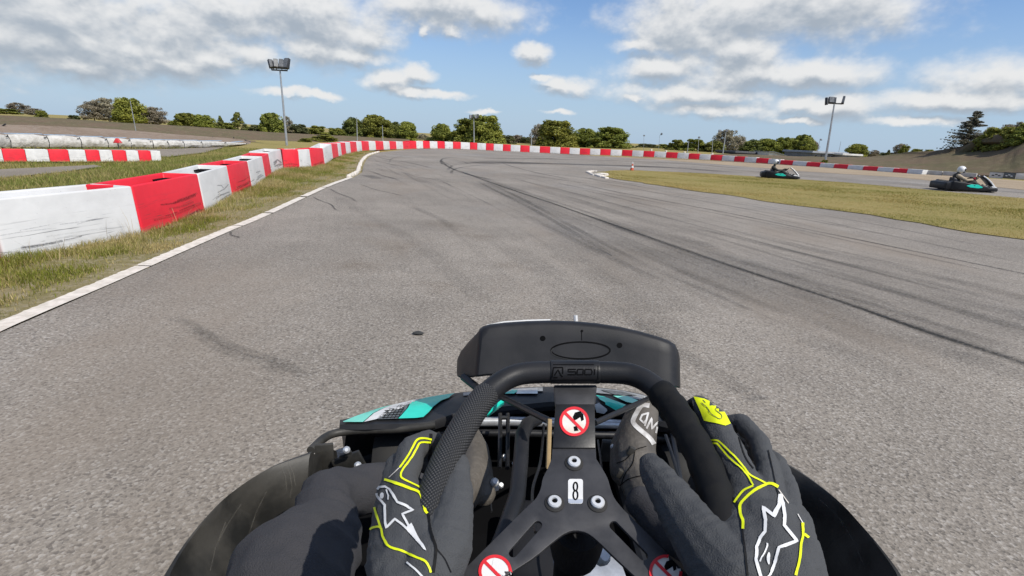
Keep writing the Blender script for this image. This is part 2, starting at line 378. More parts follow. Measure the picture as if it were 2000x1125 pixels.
def decal(name, tree, poly, m, parent, lift=.0012, step=6., trim=True):    # flat print laid on the curved surface
    bm = bmesh.new(); vs = [bm.verts.new((x, y, 0)) for x, y in poly]; f = bm.faces.new(vs)
    bmesh.ops.triangulate(bm, faces=[f])
    xs = [p[0] for p in poly]; ys = [p[1] for p in poly]
    for ax, lo, hi in ((0, min(xs), max(xs)), (1, min(ys), max(ys))):
        q = lo+step
        while q < hi:
            nrm = Vector((1, 0, 0)) if ax == 0 else Vector((0, 1, 0))
            bmesh.ops.bisect_plane(bm, geom=bm.verts[:]+bm.edges[:]+bm.faces[:], plane_co=nrm*q, plane_no=nrm); q += step
    bad = []
    for v in bm.verts:
        p = put_on(tree, v.co.x, v.co.y, lift)
        if p is None: bad.append(v)
        else: v.co = p
    bmesh.ops.delete(bm, geom=bad, context='VERTS')
    if trim: cull(bm)
    bmesh.ops.recalc_face_normals(bm, faces=bm.faces)
    me = bpy.data.meshes.new(name); bm.to_mesh(me); bm.free(); me.shade_smooth()
    return link(name, me, m, parent)
def cull(bm):
    L = sorted(e.calc_length() for e in bm.edges)
    if not L: return
    lim = max(L[len(L)//2]*5, .02); bmesh.ops.delete(bm, geom=[e for e in bm.edges if e.calc_length() > lim], context='EDGES')
def dense(pl, step=3.):
    out = [pl[0]]
    for a, b in zip(pl[:-1], pl[1:]):
        n = max(1, int(math.hypot(b[0]-a[0], b[1]-a[1])/step))
        out += [(a[0]+(b[0]-a[0])*i/n, a[1]+(b[1]-a[1])*i/n) for i in range(1, n+1)]
    return out
def stroke(name, tree, lines, w, m, parent, lift=.0012, round_=0, jump=.03):
    bm = bmesh.new()
    for pl in lines:
        if round_ and len(pl) > 2:
            pl = [(p.x, p.y) for p in curve([(x, y, 0) for x, y in pl], round_*len(pl))]
        pl = dense(pl); prev = None; n = len(pl)
        for i in range(n):
            a = pl[max(i-1, 0)]; b = pl[min(i+1, n-1)]; dx, dy = b[0]-a[0], b[1]-a[1]; L = math.hypot(dx, dy) or 1
            ps = [put_on(tree, pl[i][0]-dy/L*w/2*s, pl[i][1]+dx/L*w/2*s, lift) for s in (-1, 0, 1)]
            if None in ps: prev = None; continue
            cur = [bm.verts.new(p) for p in ps]
            if prev and (cur[1].co-prev[1].co).length < jump:
                for k in (0, 1): bm.faces.new((prev[k], prev[k+1], cur[k+1], cur[k]))
            prev = cur
    bmesh.ops.recalc_face_normals(bm, faces=bm.faces)
    me = bpy.data.meshes.new(name); bm.to_mesh(me); bm.free(); me.shade_smooth()
    return link(name, me, m, parent)

# ------------------------------------------------------------------ terrain
YB = [-60, 4, 6.7, 9.4, 12.4, 16.5, 22, 28, 33, 38, 41, 44, 60]; XB = [-3.8, -3.85, -4.0, -4.8, -5.8, -6.3, -7.6, -8.5, -8.9, -8.8, -8.6, -9, -9]
def sm(t): t = max(0., min(1., t)); return t*t*(3-2*t)
def g(x, y):
    s = float(np.interp(y, YB, XB))-.9-x
    return -.8*sm(s/9.)+.30*sm((x-5)/20.)
def gnd(px, py):
    z = 0.
    for _ in range(8): p = gnd0(px, py, z); z = g(p.x, p.y)
    return gnd0(px, py, z)
def sheet(name, poly, m, off, dice=1.5, kind='structure', zf=g):
    bm = bmesh.new(); f = bm.faces.new([bm.verts.new((p[0], p[1], 0)) for p in poly]); bmesh.ops.triangulate(bm, faces=[f])
    for ax in (0, 1):
        q = min(p[ax] for p in poly)+dice; hi = max(p[ax] for p in poly); nrm = Vector((1-ax, ax, 0))
        while q < hi:
            bmesh.ops.bisect_plane(bm, geom=bm.verts[:]+bm.edges[:]+bm.faces[:], plane_co=nrm*q, plane_no=nrm); q += dice
    for v in bm.verts: v.co.z = zf(v.co.x, v.co.y)+off
    bmesh.ops.recalc_face_normals(bm, faces=bm.faces)
    for fc in bm.faces:
        if fc.normal.z < 0: fc.normal_flip()
    me = bpy.data.meshes.new(name); bm.to_mesh(me); bm.free(); me.shade_smooth()
    return tag(link(name, me, m), kind=kind)
def jag(pl, amp, step=.35):                               # uneven turf edge
    out = []
    for a, b in zip(pl[:-1], pl[1:]):
        a, b = Vector(a), Vector(b); n = max(1, int((b-a).length/step))
        for i in range(n):
            p = a.lerp(b, i/n); out.append(Vector((p.x+random.uniform(-amp, amp), p.y+random.uniform(-amp, amp), 0)))
    out.append(Vector(pl[-1])); return out
xs = np.unique(np.concatenate([np.linspace(-3000, -150, 12), np.linspace(-150, -40, 23), np.linspace(-40, 60, 101), np.linspace(60, 150, 19), np.linspace(150, 3000, 12)]))
ys = np.unique(np.concatenate([np.linspace(-1500, -20, 10), np.linspace(-20, 60, 81), np.linspace(60, 160, 21), np.linspace(160, 5000, 14)]))
vs = [(x, y, g(x, y)-.05) for y in ys for x in xs]; nx = len(xs)
fs = [(j*nx+i, j*nx+i+1, (j+1)*nx+i+1, (j+1)*nx+i) for j in range(len(ys)-1) for i in range(nx-1)]
tag(link('ground', mesh('ground', vs, fs), GRASSG), kind='structure')

LINE_IN = [(-160,745),(0,650),(220,554),(330,505),(450,452),(530,418),(640,366),(690,347),(707,337),(710,324),(716,311),(726,303),(745,297)]   # track side of the white edge line
LW = [gnd(*p) for p in LINE_IN]
far_edge = [(800,291.5),(870,290),(950,293),(1020,296),(1100,300),(1150,303),(1200,307),(1300,313),(1400,321),(1500,329),(1560,334),(1650,340),(1750,346),(1875,359),(2000,371),(2200,391)]
asp = [Vector((-6, -30, 0)), Vector((-4.2, -8, 0))]+LW+[gnd(*p) for p in far_edge]+[Vector((45, 12, 0)), Vector((45, -30, 0))]
sheet('asphalt_track', asp, ASPH, 0., 2.0)
ISL_T = [(1172,336),(1200,333.5),(1234,333),(1300,335.5),(1400,340.5),(1475,345),(1550,350),(1650,357),(1750,366),(1850,375),(2000,388),(2200,404)]
ISL_B = [(2200,505),(2000,470),(1900,455),(1800,437),(1700,421),(1600,408),(1500,394),(1400,379),(1300,365),(1250,357),(1190,348),(1160,340)]
isl = jag([gnd(*p) for p in ISL_T]+[gnd(*p) for p in ISL_B]+[gnd(*ISL_T[0])], .09)
ISL_POLY = [(p.x, p.y) for p in isl]
sheet('infield_grass', isl, GRASSG, .012, 1.0)
# verge between the white line and the barrier
CH = [(17,509.5),(280,457),(402,412),(455,383),(493,367),(520,350),(531,340),(554,329),(586,329),(609,327),(635,322)]
vb = [gnd(*p) for p in CH]
verge = [Vector((-9, -20, 0)), Vector((-4.3, -8, 0))]+jag(LW, .03)+[Vector((-9.5, 31, 0)), Vector((-8.8, 24, 0)), Vector((-7.6, 18, 0)), Vector((-7.2, 14, 0)), Vector((-5.6, 9, 0)), Vector((-5, 4, 0)), Vector((-5, -5, 0))]
VERGE_POLY = [(p.x, p.y) for p in verge]
sheet('grass_verge', verge, VERGE, -.012, 1.0)
grv_t = [(1120,302),(1256,305),(1344,310),(1433,314),(1523,320),(1627,328),(1743,336),(1850,344),(2000,351),(2200,365)]
grav = [gnd(*p) for p in far_edge[4:]][::-1]+[pt(x, y, yy) for (x, y), yy in zip(grv_t, (43.3, 43.2, 41.6, 39.5, 36.3, 33.5, 30, 27.5, 25, 22))]
def ggrav(x, y): return g(x, y)
sheet('gravel_trap', grav, GRAVEL, .006, 1.5)
# lower ground on the left
def low(px, py, z=-.79): return gnd0(px, py, z)
sheet('dirt_road', [low(*p) for p in ((-260,352),(0,331),(185,322.5),(200,327),(110,340),(0,350),(-260,378))], DIRT, .02, 2.)
sheet('speedway_track', [low(*p) for p in ((-260,300),(0,292),(330,291),(440,287),(400,298),(330,306),(0,312),(-260,322))], DIRT, .015, 2.)

# banks
def bank(name, tops, Ys, foot, depth, m, kind='structure', wob=.05):
    """ridge seen along its length: foot line in front, crest, and a back slope"""
    rows = []
    tp = curve([pt(x, y, Y) for (x, y), Y in zip(tops, Ys)], 70); ft = curve([pt(x, y, Y) for (x, y), Y in zip(*foot)], 70)
    for a, b in zip(ft, tp):
        rows.append([a-Vector((0, .5, .6))]+[a.lerp(b, k/7)+Vector((0, 0, random.uniform(-wob, wob)*math.sin(math.pi*k/7))) for k in range(8)]+[b+Vector((0, depth*.4, random.uniform(-wob, 0))), b+Vector((0, depth, -4.))])
    mb = MB(); mb.loft(rows, closed=False); return tag(mb.build(name, m), kind=kind)
bank('earth_bank', [(-700,205),(-300,216),(0,225),(100,231),(200,238),(300,243),(400,250),(500,257),(600,262),(700,267),(800,272)], [48, 56, 62, 64, 67, 70, 74, 79, 84, 90, 96],
     ([(-700,280),(-300,278),(0,272),(100,273),(200,274),(300,275),(400,276),(500,277),(600,277),(700,277),(800,279)], [40, 44, 48, 50, 54, 58, 63, 68, 74, 82, 90]), 12, BANK)
bank('concrete_terrace', [(-500,232),(0,243),(110,247),(220,253),(330,262),(440,270),(490,275)], [34, 39, 42, 46, 50, 56, 62],
     ([(-500,290),(0,286),(110,287),(220,287),(330,286),(440,283),(490,282)], [29, 33, 35, 38, 42, 48, 55]), 3, TERR, wob=.03)
bank('earth_bank', [(1380,303),(1480,303),(1600,307),(1700,309),(1760,308),(1800,304),(1850,298),(1900,296),(1960,287),(2000,276),(2100,250),(2400,215)], [56, 52, 48, 46, 44, 43, 41, 39, 37, 35, 33, 30],
     ([(1380,309),(1480,315),(1600,322),(1700,330),(1760,333),(1800,336),(1850,339),(1900,341),(1960,344),(2000,346),(2100,352),(2400,372)], [46, 42.5, 38.5, 35.5, 33.8, 33, 31.8, 30.6, 29, 28, 26, 21]), 9, BANK)

# painted edge line with its cracks, and the worn kerb stones in the bend
def strip(pl, w, zo, gaps=()):
    mb = MB(); P = curve([(p.x, p.y, 0) for p in pl], 240)
    prev = None
    for i, p in enumerate(P):
        t = (P[min(i+1, 239)]-P[max(i-1, 0)]).normalized(); nrm = Vector((-t.y, t.x, 0))
        ww = w*(1+random.uniform(-.06, .06)); a, b = p+nrm*.0, p+nrm*ww
        cur = [Vector((q.x, q.y, g(q.x, q.y)+zo)) for q in (a, b)]
        if prev is not None and i not in gaps: mb.add([prev[0], cur[0], cur[1], prev[1]], [(0, 1, 2, 3)])
        prev = cur
    return mb
tag(strip(LW[:8], .115, .006, (92, 148, 172, 190, 205)).build('edge_line', WPAINT), kind='structure')
kp = curve([(p.x, p.y, 0) for p in LW[7:]], 21)
kerb = empty('bend_kerb', (*kp[0].xy, 0), 'row of worn white kerb stones round the left bend of the track', 'kerb')
for a, b in zip(kp[:-1], kp[1:]):
    c = (a+b)/2; ang = math.atan2((b-a).y, (b-a).x); L = (b-a).length*.93
    mb = MB(); mb.box((c.x-.12*math.sin(ang)*-1*-1, c.y+.12*math.cos(ang), .02), (L*random.uniform(.7, 1.), .11*random.uniform(.8, 1.1), .07), Matrix.Rotation(ang+random.uniform(-.04, .04), 3, 'Z'), .9)
    mb.build('kerb_stone', WPAINT, kerb, .012)
# kerb at the tip of the island
tipk = empty('island_kerb', gnd(1168, 341), 'broken white painted kerb at the tip of the grass island', 'kerb')
for (x0, y0, x1, y1, w) in ((1146,336.5,1160,342,.12),(1160,342,1176,346.3,.13),(1176,346.3,1186,349,.13),(1146,336.5,1158,335,.10),(1158,335,1166,335.5,.1),(1164,341,1172,343.5,.5),(1172,343,1184,344,.6),(1170,339.5,1182,341,.35)):
    a, b = gnd(x0, y0), gnd(x1, y1); c = (a+b)/2; ang = math.atan2((b-a).y, (b-a).x)
    mb = MB(); mb.box((c.x, c.y, c.z+.02), ((b-a).length*.95, w, .05), Matrix.Rotation(ang, 3, 'Z'), .92); mb.build('kerb_stone', WPAINT, tipk, .01)

# tyre marks, seams and stains: thin films a few mm above the asphalt
class Marks:
    def __init__(s): s.v = []; s.f = []; s.c = []; s.k = 0
    def line(s, pl, w, a, col=(.03, .029, .028), wob=.0, soft=.5, fade=.12, px=True):
        P = [gnd(*p) for p in pl] if px else [Vector(p) for p in pl]
        L = sum((q-p).length for p, q in zip(P[:-1], P[1:])); n = max(14, min(220, int(L/.22)))
        P = curve([(p.x, p.y, 0) for p in P], n); s.k += 1; zo = .0045+.00004*s.k
        ph = random.uniform(0, 99)
        for i, p in enumerate(P):
            t = (P[min(i+1, n-1)]-P[max(i-1, 0)]).normalized(); nr = Vector((-t.y, t.x, 0)); u = i/(n-1)
            p = p+nr*wob*math.sin(u*9+ph)
            k = min(1, u/fade, (1-u)/fade) if fade else 1; k *= .72+.28*math.sin(u*23+ph)*math.sin(u*7.3+ph*2)
            for o, al in ((-1, 0), (-soft, 1), (soft, 1), (1, 0)):
                q = p+nr*o*w/2; s.v.append((q.x, q.y, g(q.x, q.y)+zo)); s.c.append((*col, al*a*max(0, k)))
        b = len(s.v)-4*n
        for i in range(n-1):
            for j in range(3): x = b+i*4+j; s.f.append((x, x+1, x+5, x+4))
    def build(s, name, m):
        me = mesh(name, s.v, s.f); at_ = me.color_attributes.new('col', 'FLOAT_COLOR', 'POINT'); at_.data.foreach_set('color', np.array(s.c, dtype=np.float32).ravel())
        return tag(link(name, me, m), kind='structure')
def film_mat():
    m = attr_mat('rubber film', .7, 0, .3, True); t = m.node_tree; b = t.nodes['Principled BSDF']
    a = t.nodes['Attribute'] if 'Attribute' in t.nodes else [n for n in t.nodes if n.bl_idname == 'ShaderNodeAttribute'][0]
    k = MR(t, noise(t, wpos(t), 40., 5., .7), .3, .62, .25, 1.1)
    t.links.new(MA(t, 'MULTIPLY', a.outputs['Alpha'], k, clamp=True), b.inputs['Alpha']); return m
FILM = film_mat(); mk = Marks()
SEAM = [(898,334),(940,350),(1000,371),(1080,398),(1160,426),(1257,460),(1400,510),(1530,553),(1650,592),(1800,645),(2000,710),(2150,765)]
mk.line(SEAM, .05, .95, (.028, .026, .022), .004, .7, .03); mk.line(SEAM, .16, .35, (.05, .047, .04), .01, .4, .03)
mk.line([(1120,356),(1200,374),(1400,412),(1600,453),(1800,494),(2000,535),(2200,578)], .05, .85, (.03, .028, .025), .004, .6, .08)
mk.line([(1050,350),(1160,372),(1330,404),(1500,437),(1700,480),(2000,545)], .10, .32)
mk.line([(1180,350),(1300,374),(1450,396),(1700,437),(2000,498)], .07, .40); mk.line([(1140,352),(1300,380),(1500,416),(1750,462)], .08, .45)
mk.line([(1000,348),(1100,372),(1250,412),(1450,464),(1700,530),(2000,610)], .09, .28)
for pl, w, a in (([(880,330),(960,364),(1060,410),(1200,470),(1400,560),(1600,650)], .8, .10), ([(930,345),(1010,380),(1130,428),(1300,500),(1500,585)], .6, .15),
                 ([(930,352),(990,384),(1080,430),(1200,500)], .12, .30), ([(945,352),(1020,390),(1130,448),(1280,530)], .12, .26), ([(980,380),(1080,440),(1200,520),(1330,620)], .6, .10),
                 ([(860,312),(870,322),(905,338),(960,352)], .14, .7), ([(873,333),(880,326),(900,321),(1000,314),(1200,319)], .12, .45), ([(898,306),(870,309),(860,314),(866,322)], .1, .75),
                 ([(880,340),(890,330),(915,325),(960,322)], .12, .55), ([(900,318),(1000,318),(1150,322),(1300,327),(1450,338)], 1.6, .62), ([(930,310),(1100,311),(1300,318),(1500,333)], .9, .42),
                 ([(980,318),(1010,328),(1060,340),(1130,352)], .15, .4), ([(1060,338),(1120,345),(1180,352),(1290,367)], .16, .45), ([(1020,340),(1080,349),(1160,360)], .2, .3), ([(1140,347),(1190,356),(1260,366)], .3, .3),
                 ([(640,368),(672,382),(700,395)], .06, .5), ([(446,453),(460,462),(466,466)], .03, .8), ([(610,384),(640,398),(662,412)], .035, .75), ([(700,360),(740,372),(790,384)], .05, .55), ([(716,333),(745,342),(780,352)], .12, .45), ([(716,342),(730,347),(745,350)], .4, .4),
                 ([(735,306),(760,312),(800,318),(850,330)], .14, .5), ([(727,314),(770,322),(800,330)], .12, .4), ([(760,318),(770,308),(800,303)], .1, .3), ([(800,345),(860,352),(900,360)], .1, .25), ([(720,325),(770,338),(850,362),(950,400)], .3, .14),
                 ([(650,380),(720,420),(830,490),(960,600)], .22, .10), ([(800,400),(860,430),(900,455)], .15, .2), ([(330,620),(420,660),(520,700),(600,745)], .08, .24), ([(360,640),(460,690),(560,735)], .09, .18), ([(1000,480),(1100,560),(1180,640)], .4, .13), ([(1060,470),(1200,560),(1330,680)], .4, .14), ([(1300,480),(1500,570),(1800,720)], .35, .14),
                 ([(1150,420),(1280,470),(1480,545),(1700,630)], .3, .25), ([(1200,430),(1400,495),(1700,600),(2000,712)], .5, .15), ([(1330,440),(1500,480),(1760,540),(2000,600)], .15, .22), ([(1500,410),(1700,452),(2000,515)], .12, .25), ([(1250,372),(1400,392),(1600,424)], .1, .3),
                 ([(1500,340),(1700,355),(1900,372)], .5, .28), ([(1400,330),(1600,345),(1900,369),(2100,385)], .8, .22)):
    mk.line(pl, w, a, wob=.02)
SC_ = curve([gnd(*p) for p in SEAM], 200)                 # rubber laid in long arcs beside the seam, the way the karts run
for k in range(64):
    a = random.randint(0, 150); b = min(199, a+random.randint(22, 90)); off = max(-1.9, min(1.9, random.gauss(.2, 1.1))); dr = random.uniform(-.25, .25); pts = []
    for i in range(a, b, 6):
        t = (SC_[min(i+1, 199)]-SC_[max(i-1, 0)]).normalized(); q = SC_[i]+Vector((-t.y, t.x, 0))*(off+dr*(i-a)/(b-a)); pts.append((q.x, q.y, 0))
    if len(pts) > 2: mk.line(pts, random.choice((.05, .07, .12, .16, .3)), random.uniform(.06, .24), wob=.006, fade=.35, px=False)
for (x, y, L, w) in ((720,440,40,.5),(870,440,60,.6),(930,462,40,.4),(1000,520,50,.35),(700,520,60,.4),(850,560,60,.3),(1390,487,10,.1),(760,480,90,.5)):
    mk.line([(x-L*.6, y-L*.2), (x, y), (x+L*.6, y+L*.28)], w, .22, (.22, .165, .11), .05, .3, .45)
for k in range(22):                                        # short scrubs at the bend exit and along the inside kerb
    x = random.uniform(1020, 1500); y = 345+(x-1100)*.17+random.uniform(-4, 34); L = random.uniform(60, 220)
    mk.line([(x, y), (x+L*.5, y+L*.5*.20), (x+L, y+L*.235)], random.uniform(.04, .12), random.uniform(.12, .34), wob=.01, fade=.35)
for k in range(16):
    x = random.uniform(700, 900); y = random.uniform(305, 350); L = random.uniform(30, 90); mk.line([(x, y), (x+L*.5, y+L*.14), (x+L, y+L*random.uniform(.18, .5))], random.uniform(.05, .16), random.uniform(.12, .32), wob=.02, fade=.35)
mk.build('tyre_marks', FILM)
# stone lying on the asphalt
st = MB(); c = gnd(817, 653); st.lathe([(.0, .0), (.02, .002), (.022, .008), (.012, .015), (0, .016)], (0, 0, 0), seg=9)
for v in st.v: v.x *= 1.5; v.x += random.uniform(-.003, .003)
o = tag(st.build('stone', mat('dark stone', (.04, .04, .038), None, .9)), 'small flat dark stone lying alone on the asphalt in front of the kart', 'stone'); o.location = c+Vector((0, 0, .002))

# ------------------------------------------------------------------ grass blades
def inpoly(P, poly):
    x, y = P[:, 0], P[:, 1]; ins = np.zeros(len(P), bool); n = len(poly)
    for i in range(n):
        x1, y1 = poly[i]; x2, y2 = poly[i-1]
        c = ((y1 > y) != (y2 > y)); den = (y2-y1) if y2 != y1 else 1e-9
        ins ^= c & (x < (x2-x1)*(y-y1)/den+x1)
    return ins
def grass(name, P, h, w, cols, label=None):
    n = len(P); z = np.array([g(x, y) for x, y in P]); hh = h*rng.uniform(.45, 1.25, n); ww = w*rng.uniform(.6, 1.3, n)
    a = rng.uniform(0, 2*np.pi, n); lean = rng.uniform(.1, .75, n)*hh; la = rng.uniform(0, 2*np.pi, n)
    b = np.stack([P[:, 0], P[:, 1], z-.01], 1); s = np.stack([np.cos(a)*ww/2, np.sin(a)*ww/2, 0*a], 1)
    m1 = b+np.stack([np.cos(la)*lean*.35, np.sin(la)*lean*.35, hh*.6], 1); t1 = b+np.stack([np.cos(la)*lean, np.sin(la)*lean, hh], 1)
    V = np.stack([b-s, b+s, m1+s*.7, m1-s*.7, t1], 1).reshape(-1, 3)
    k = np.arange(n)*5
    me = bpy.data.meshes.new(name); me.vertices.add(n*5); me.vertices.foreach_set('co', V.astype(np.float32).ravel())
    lp = np.stack([k, k+1, k+2, k+3, k+3, k+2, k+4], 1).ravel(); me.loops.add(len(lp)); me.loops.foreach_set('vertex_index', lp.astype(np.int32))
    st_ = np.stack([np.arange(n)*7, np.arange(n)*7+4], 1).ravel(); me.polygons.add(2*n); me.polygons.foreach_set('loop_start', st_.astype(np.int32))
    me.update(calc_edges=True)
    ca = me.color_attributes.new('col', 'FLOAT_COLOR', 'POINT')
    C = np.concatenate([np.repeat(cols[:, None, :], 5, 1), np.ones((n, 5, 1))], 2); ca.data.foreach_set('color', C.astype(np.float32).ravel())
    return tag(link(name, me, BLADE), kind='stuff')
def clump(P, s, seed=0):                                   # cheap smooth noise for tufts
    r = np.random.default_rng(seed); v = np.zeros(len(P))
    for i in range(9):
        k = r.normal(0, s*(1+i*.45), 2); v += np.sin(P@k+r.uniform(0, 6.3))/(1+i*.3)
    return (v-v.min())/(v.max()-v.min()+1e-9)
def blades(poly, n, ymax, ymin=-2., pw=1.0):
    xs_ = [p[0] for p in poly]; ys_ = [p[1] for p in poly]; out = []
    while sum(map(len, out)) < n:
        P = np.stack([rng.uniform(min(xs_), max(xs_), 60000), rng.uniform(max(min(ys_), ymin), min(max(ys_), ymax), 60000)], 1)
        d = np.hypot(P[:, 0], P[:, 1]); P = P[rng.uniform(0, 1, len(P)) < np.minimum(1, (4./np.maximum(d, 2.))**pw)]
        P = P[inpoly(P, poly)]; out.append(P)
    return np.concatenate(out)[:n]
def gcol(P, s, seed, green, straw, bias=.5):
    k = clump(P, s, seed)[:, None]+rng.normal(0, .16, (len(P), 1)); k = np.clip((k-bias)*3.+.5, 0, 1)
    c = np.array(green)*(1-k)+np.array(straw)*k; return c*rng.uniform(.7, 1.3, (len(P), 1))
P = blades(VERGE_POLY, 300000, 30., 1.0, 1.25)
line2 = np.array([(p.x, p.y) for p in LW]); xl = np.interp(P[:, 1], line2[:, 1], line2[:, 0])
dist = xl-.14-P[:, 0]; k = clump(P, 2.6, 3)
keep = (dist > .02) & (rng.uniform(0, 1, len(P)) < np.clip((dist-.14)*1.5+(k-.52)*2.4, .03, 1)); P = P[keep]; dist = dist[keep]
hh = .022+.030*np.clip(dist, 0, 1)+.055*clump(P, 3.5, 8)**1.6*np.clip(dist*1.3, 0, 1)
grass('verge_grass', P, hh, .0052, gcol(P, 2.2, 5, (.205, .225, .035), (.46, .37, .17), .5))
# tall dry stems along the foot of the barrier
q = []
for a, b in zip(vb[:-1], vb[1:]):
    for _ in range(int((b-a).length*26)): p = a.lerp(b, random.random()); q.append((p.x+random.uniform(.02, .35), p.y+random.uniform(-.1, .1)))
q = np.array(q); grass('dry_stems', q, .13+.16*rng.uniform(0, 1, len(q))**2, .0045, np.array((.50, .40, .23))*rng.uniform(.6, 1.2, (len(q), 1)))
P = blades(ISL_POLY, 170000, 30., 1.0, .9)
grass('infield_grass_blades', P, .028+.040*clump(P, 1.1, 17)**2, .010, gcol(P, .55, 11, (.245, .235, .05), (.50, .365, .14), .50))
left_poly = [(-4.7, 3), (-4.9, 7), (-6.6, 12.5), (-7.4, 17), (-8.8, 24), (-9.6, 34), (-12, 44), (-30, 44), (-26, 20), (-20, 10), (-12, 3)]
P = blades(left_poly, 110000, 44., 2.0, .8)
lowr = [tuple(low(*p).xy) for p in ((-260,352),(0,331),(185,322.5),(200,327),(110,340),(0,350),(-260,378))]; lows = [tuple(low(*p).xy) for p in ((-260,300),(0,292),(330,291),(440,287),(400,298),(330,306),(0,312),(-260,322))]
P = P[~inpoly(P, lowr) & ~inpoly(P, lows)]
grass('field_grass', P, .13*(.5+clump(P, .8, 4)), .016, gcol(P, .5, 21, (.20, .225, .05), (.38, .31, .13), .58))

# ------------------------------------------------------------------ barrier blocks
def block_mesh(name, m):
    bm = bmesh.new()
    mb = MB(); mb.box((0, 0, .25), (1, .5, .5))
    me = mesh(name, mb.v, mb.f, False); bm.from_mesh(me)
    for v in bm.verts:
        if v.co.z > .3: v.co.y *= .84
    top = [f for f in bm.faces if f.normal.z > .5][0]
    bmesh.ops.inset_region(bm, faces=[top], thickness=.05, depth=0)
    top = [f for f in bm.faces if f.normal.z > .5 and all(abs(v.co.x) < .48 for v in f.verts)][0]
    ext = bmesh.ops.extrude_face_region(bm, geom=[top]); vv = [e for e in ext['geom'] if isinstance(e, bmesh.types.BMVert)]
    bmesh.ops.delete(bm, geom=[top], context='FACES_ONLY')
    for v in vv: v.co.z -= .22; v.co.y *= .8; v.co.x *= .96
    bmesh.ops.recalc_face_normals(bm, faces=bm.faces)
    es = [e for e in bm.edges if len(e.link_faces) == 2 and e.calc_face_angle(0) > .6 and not (e.verts[0].co.z < .01 and e.verts[1].co.z < .01)]
    bmesh.ops.bevel(bm, geom=es, offset=.036, segments=4, affect='EDGES', profile=.5, clamp_overlap=True)
    bm.to_mesh(me); bm.free(); me.shade_smooth(); me.set_sharp_from_angle(angle=R(50)); me.materials.append(m); return me
BR, BW = block_mesh('red_block', RED), block_mesh('white_block', WHITE)
INS = bpy.data.meshes.new('recess_shade')
mb = MB(); mb.box((0, 0, 0), (.20, .39, .02)); INS = mesh('recess_shade', mb.v, mb.f, False); INS.materials.append(HOLE)  # dark slab in place of the shade deep inside a block top
def block(a, b, red, h, label, group, gap=True, roll=0., dep=.5):
    a, b = Vector(a), Vector(b); d = b-a; L = d.length; ang = math.atan2(d.y, d.x); n = Vector((-math.sin(ang), math.cos(ang), 0))
    o = link('barrier_block', BR if red else BW); c = (a+b)/2+n*dep/2
    o.location = c; o.rotation_euler = (roll, -math.asin(max(-1, min(1, d.z/L))), ang); o.scale = (L*.985, dep/.5, h/.5)
    tag(o, label, 'barrier', group)
    return o
NW = ['first', 'second', 'third', 'fourth', 'fifth', 'sixth', 'seventh', 'eighth', 'ninth', 'tenth', 'eleventh', 'twelfth', 'thirteenth', 'fourteenth', 'fifteenth', 'sixteenth', 'seventeenth', 'eighteenth', 'nineteenth', 'twentieth', 'twenty-first', 'twenty-second', 'twenty-third', 'twenty-fourth', 'twenty-fifth']
GN = 'red and white plastic blocks of the barrier along the left of the track'
p0 = gnd(10, 512); p1 = gnd(280, 457); back = (p0-p1).normalized()
near = [p0+back*1.35, p0, p1]+[gnd(*p) for p in CH[2:]]
lab = ['red barrier block cut by the left picture edge, nearest of the row', 'long white barrier block in the left foreground with grey scrapes low down', 'large red barrier block with dark rubber smears, next to the foreground white one',
       'white barrier block with curved black scratches right after the large smeared red one', 'second red barrier block from the foreground, scuffed along its base', 'white barrier block with two short black dashes before the chain bends',
       'narrow red barrier block turned edge-on at the first bend of the chain', 'white block with a big black smudge at the first bend of the chain', 'wide red block facing the track just past the black smudged white one',
       'white block between the two red blocks that face the track on the verge', 'darker red block at the right end of the straight piece on the verge', ]
def fill(A, B): return A.lerp(B, .5)
# the first bend: keep the drawn plan but give every block its real length
for i in range(len(near)-1):
    block(near[i], near[i+1], i % 2 == 0, .47 if i < 7 else .5, lab[i] if i < len(lab) else 'white barrier block standing on the verge', GN)
SCUFF = film_mat(); SCUFF.name = 'rubber scuff'
NB = [o for o in COL.objects if o.name.startswith('barrier_block')]
bpy.context.view_layer.update()
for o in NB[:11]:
    j = link('recess_shade_patch', INS); j.parent = o; j.location = (.385, 0, .43)
def scuff(o, lines, w, a, col=(.035, .035, .04)):
    tr = BVHTree.FromPolygons([o.matrix_world@v.co for v in o.data.vertices], [tuple(p.vertices) for p in o.data.polygons])
    q = stroke('scuff_mark', tr, lines, w, SCUFF, None, .003, 0, .3); ca = q.data.color_attributes.new('col', 'FLOAT_COLOR', 'POINT')
    n = len(q.data.vertices); c = np.tile(np.array((*col, 0), np.float32), (n, 1)); i = np.arange(n); c[:, 3] = np.where(i % 3 == 1, a*.72, a*.12); ca.data.foreach_set('color', c.ravel())
    q.parent = o; q.matrix_parent_inverse = o.matrix_world.inverted()
scuff(NB[1], [[(40,484),(70,480),(100,475),(122,470)]], 6, .85); scuff(NB[1], [[(124,469),(140,466),(160,461)]], 3, .6)
scuff(NB[1], [[(38,450),(70,444),(96,439)], [(116,438),(150,434),(200,427)], [(150,438),(170,432),(190,427)], [(0,460),(40,453),(100,446)]], 2.0, .42, (.12, .13, .15))
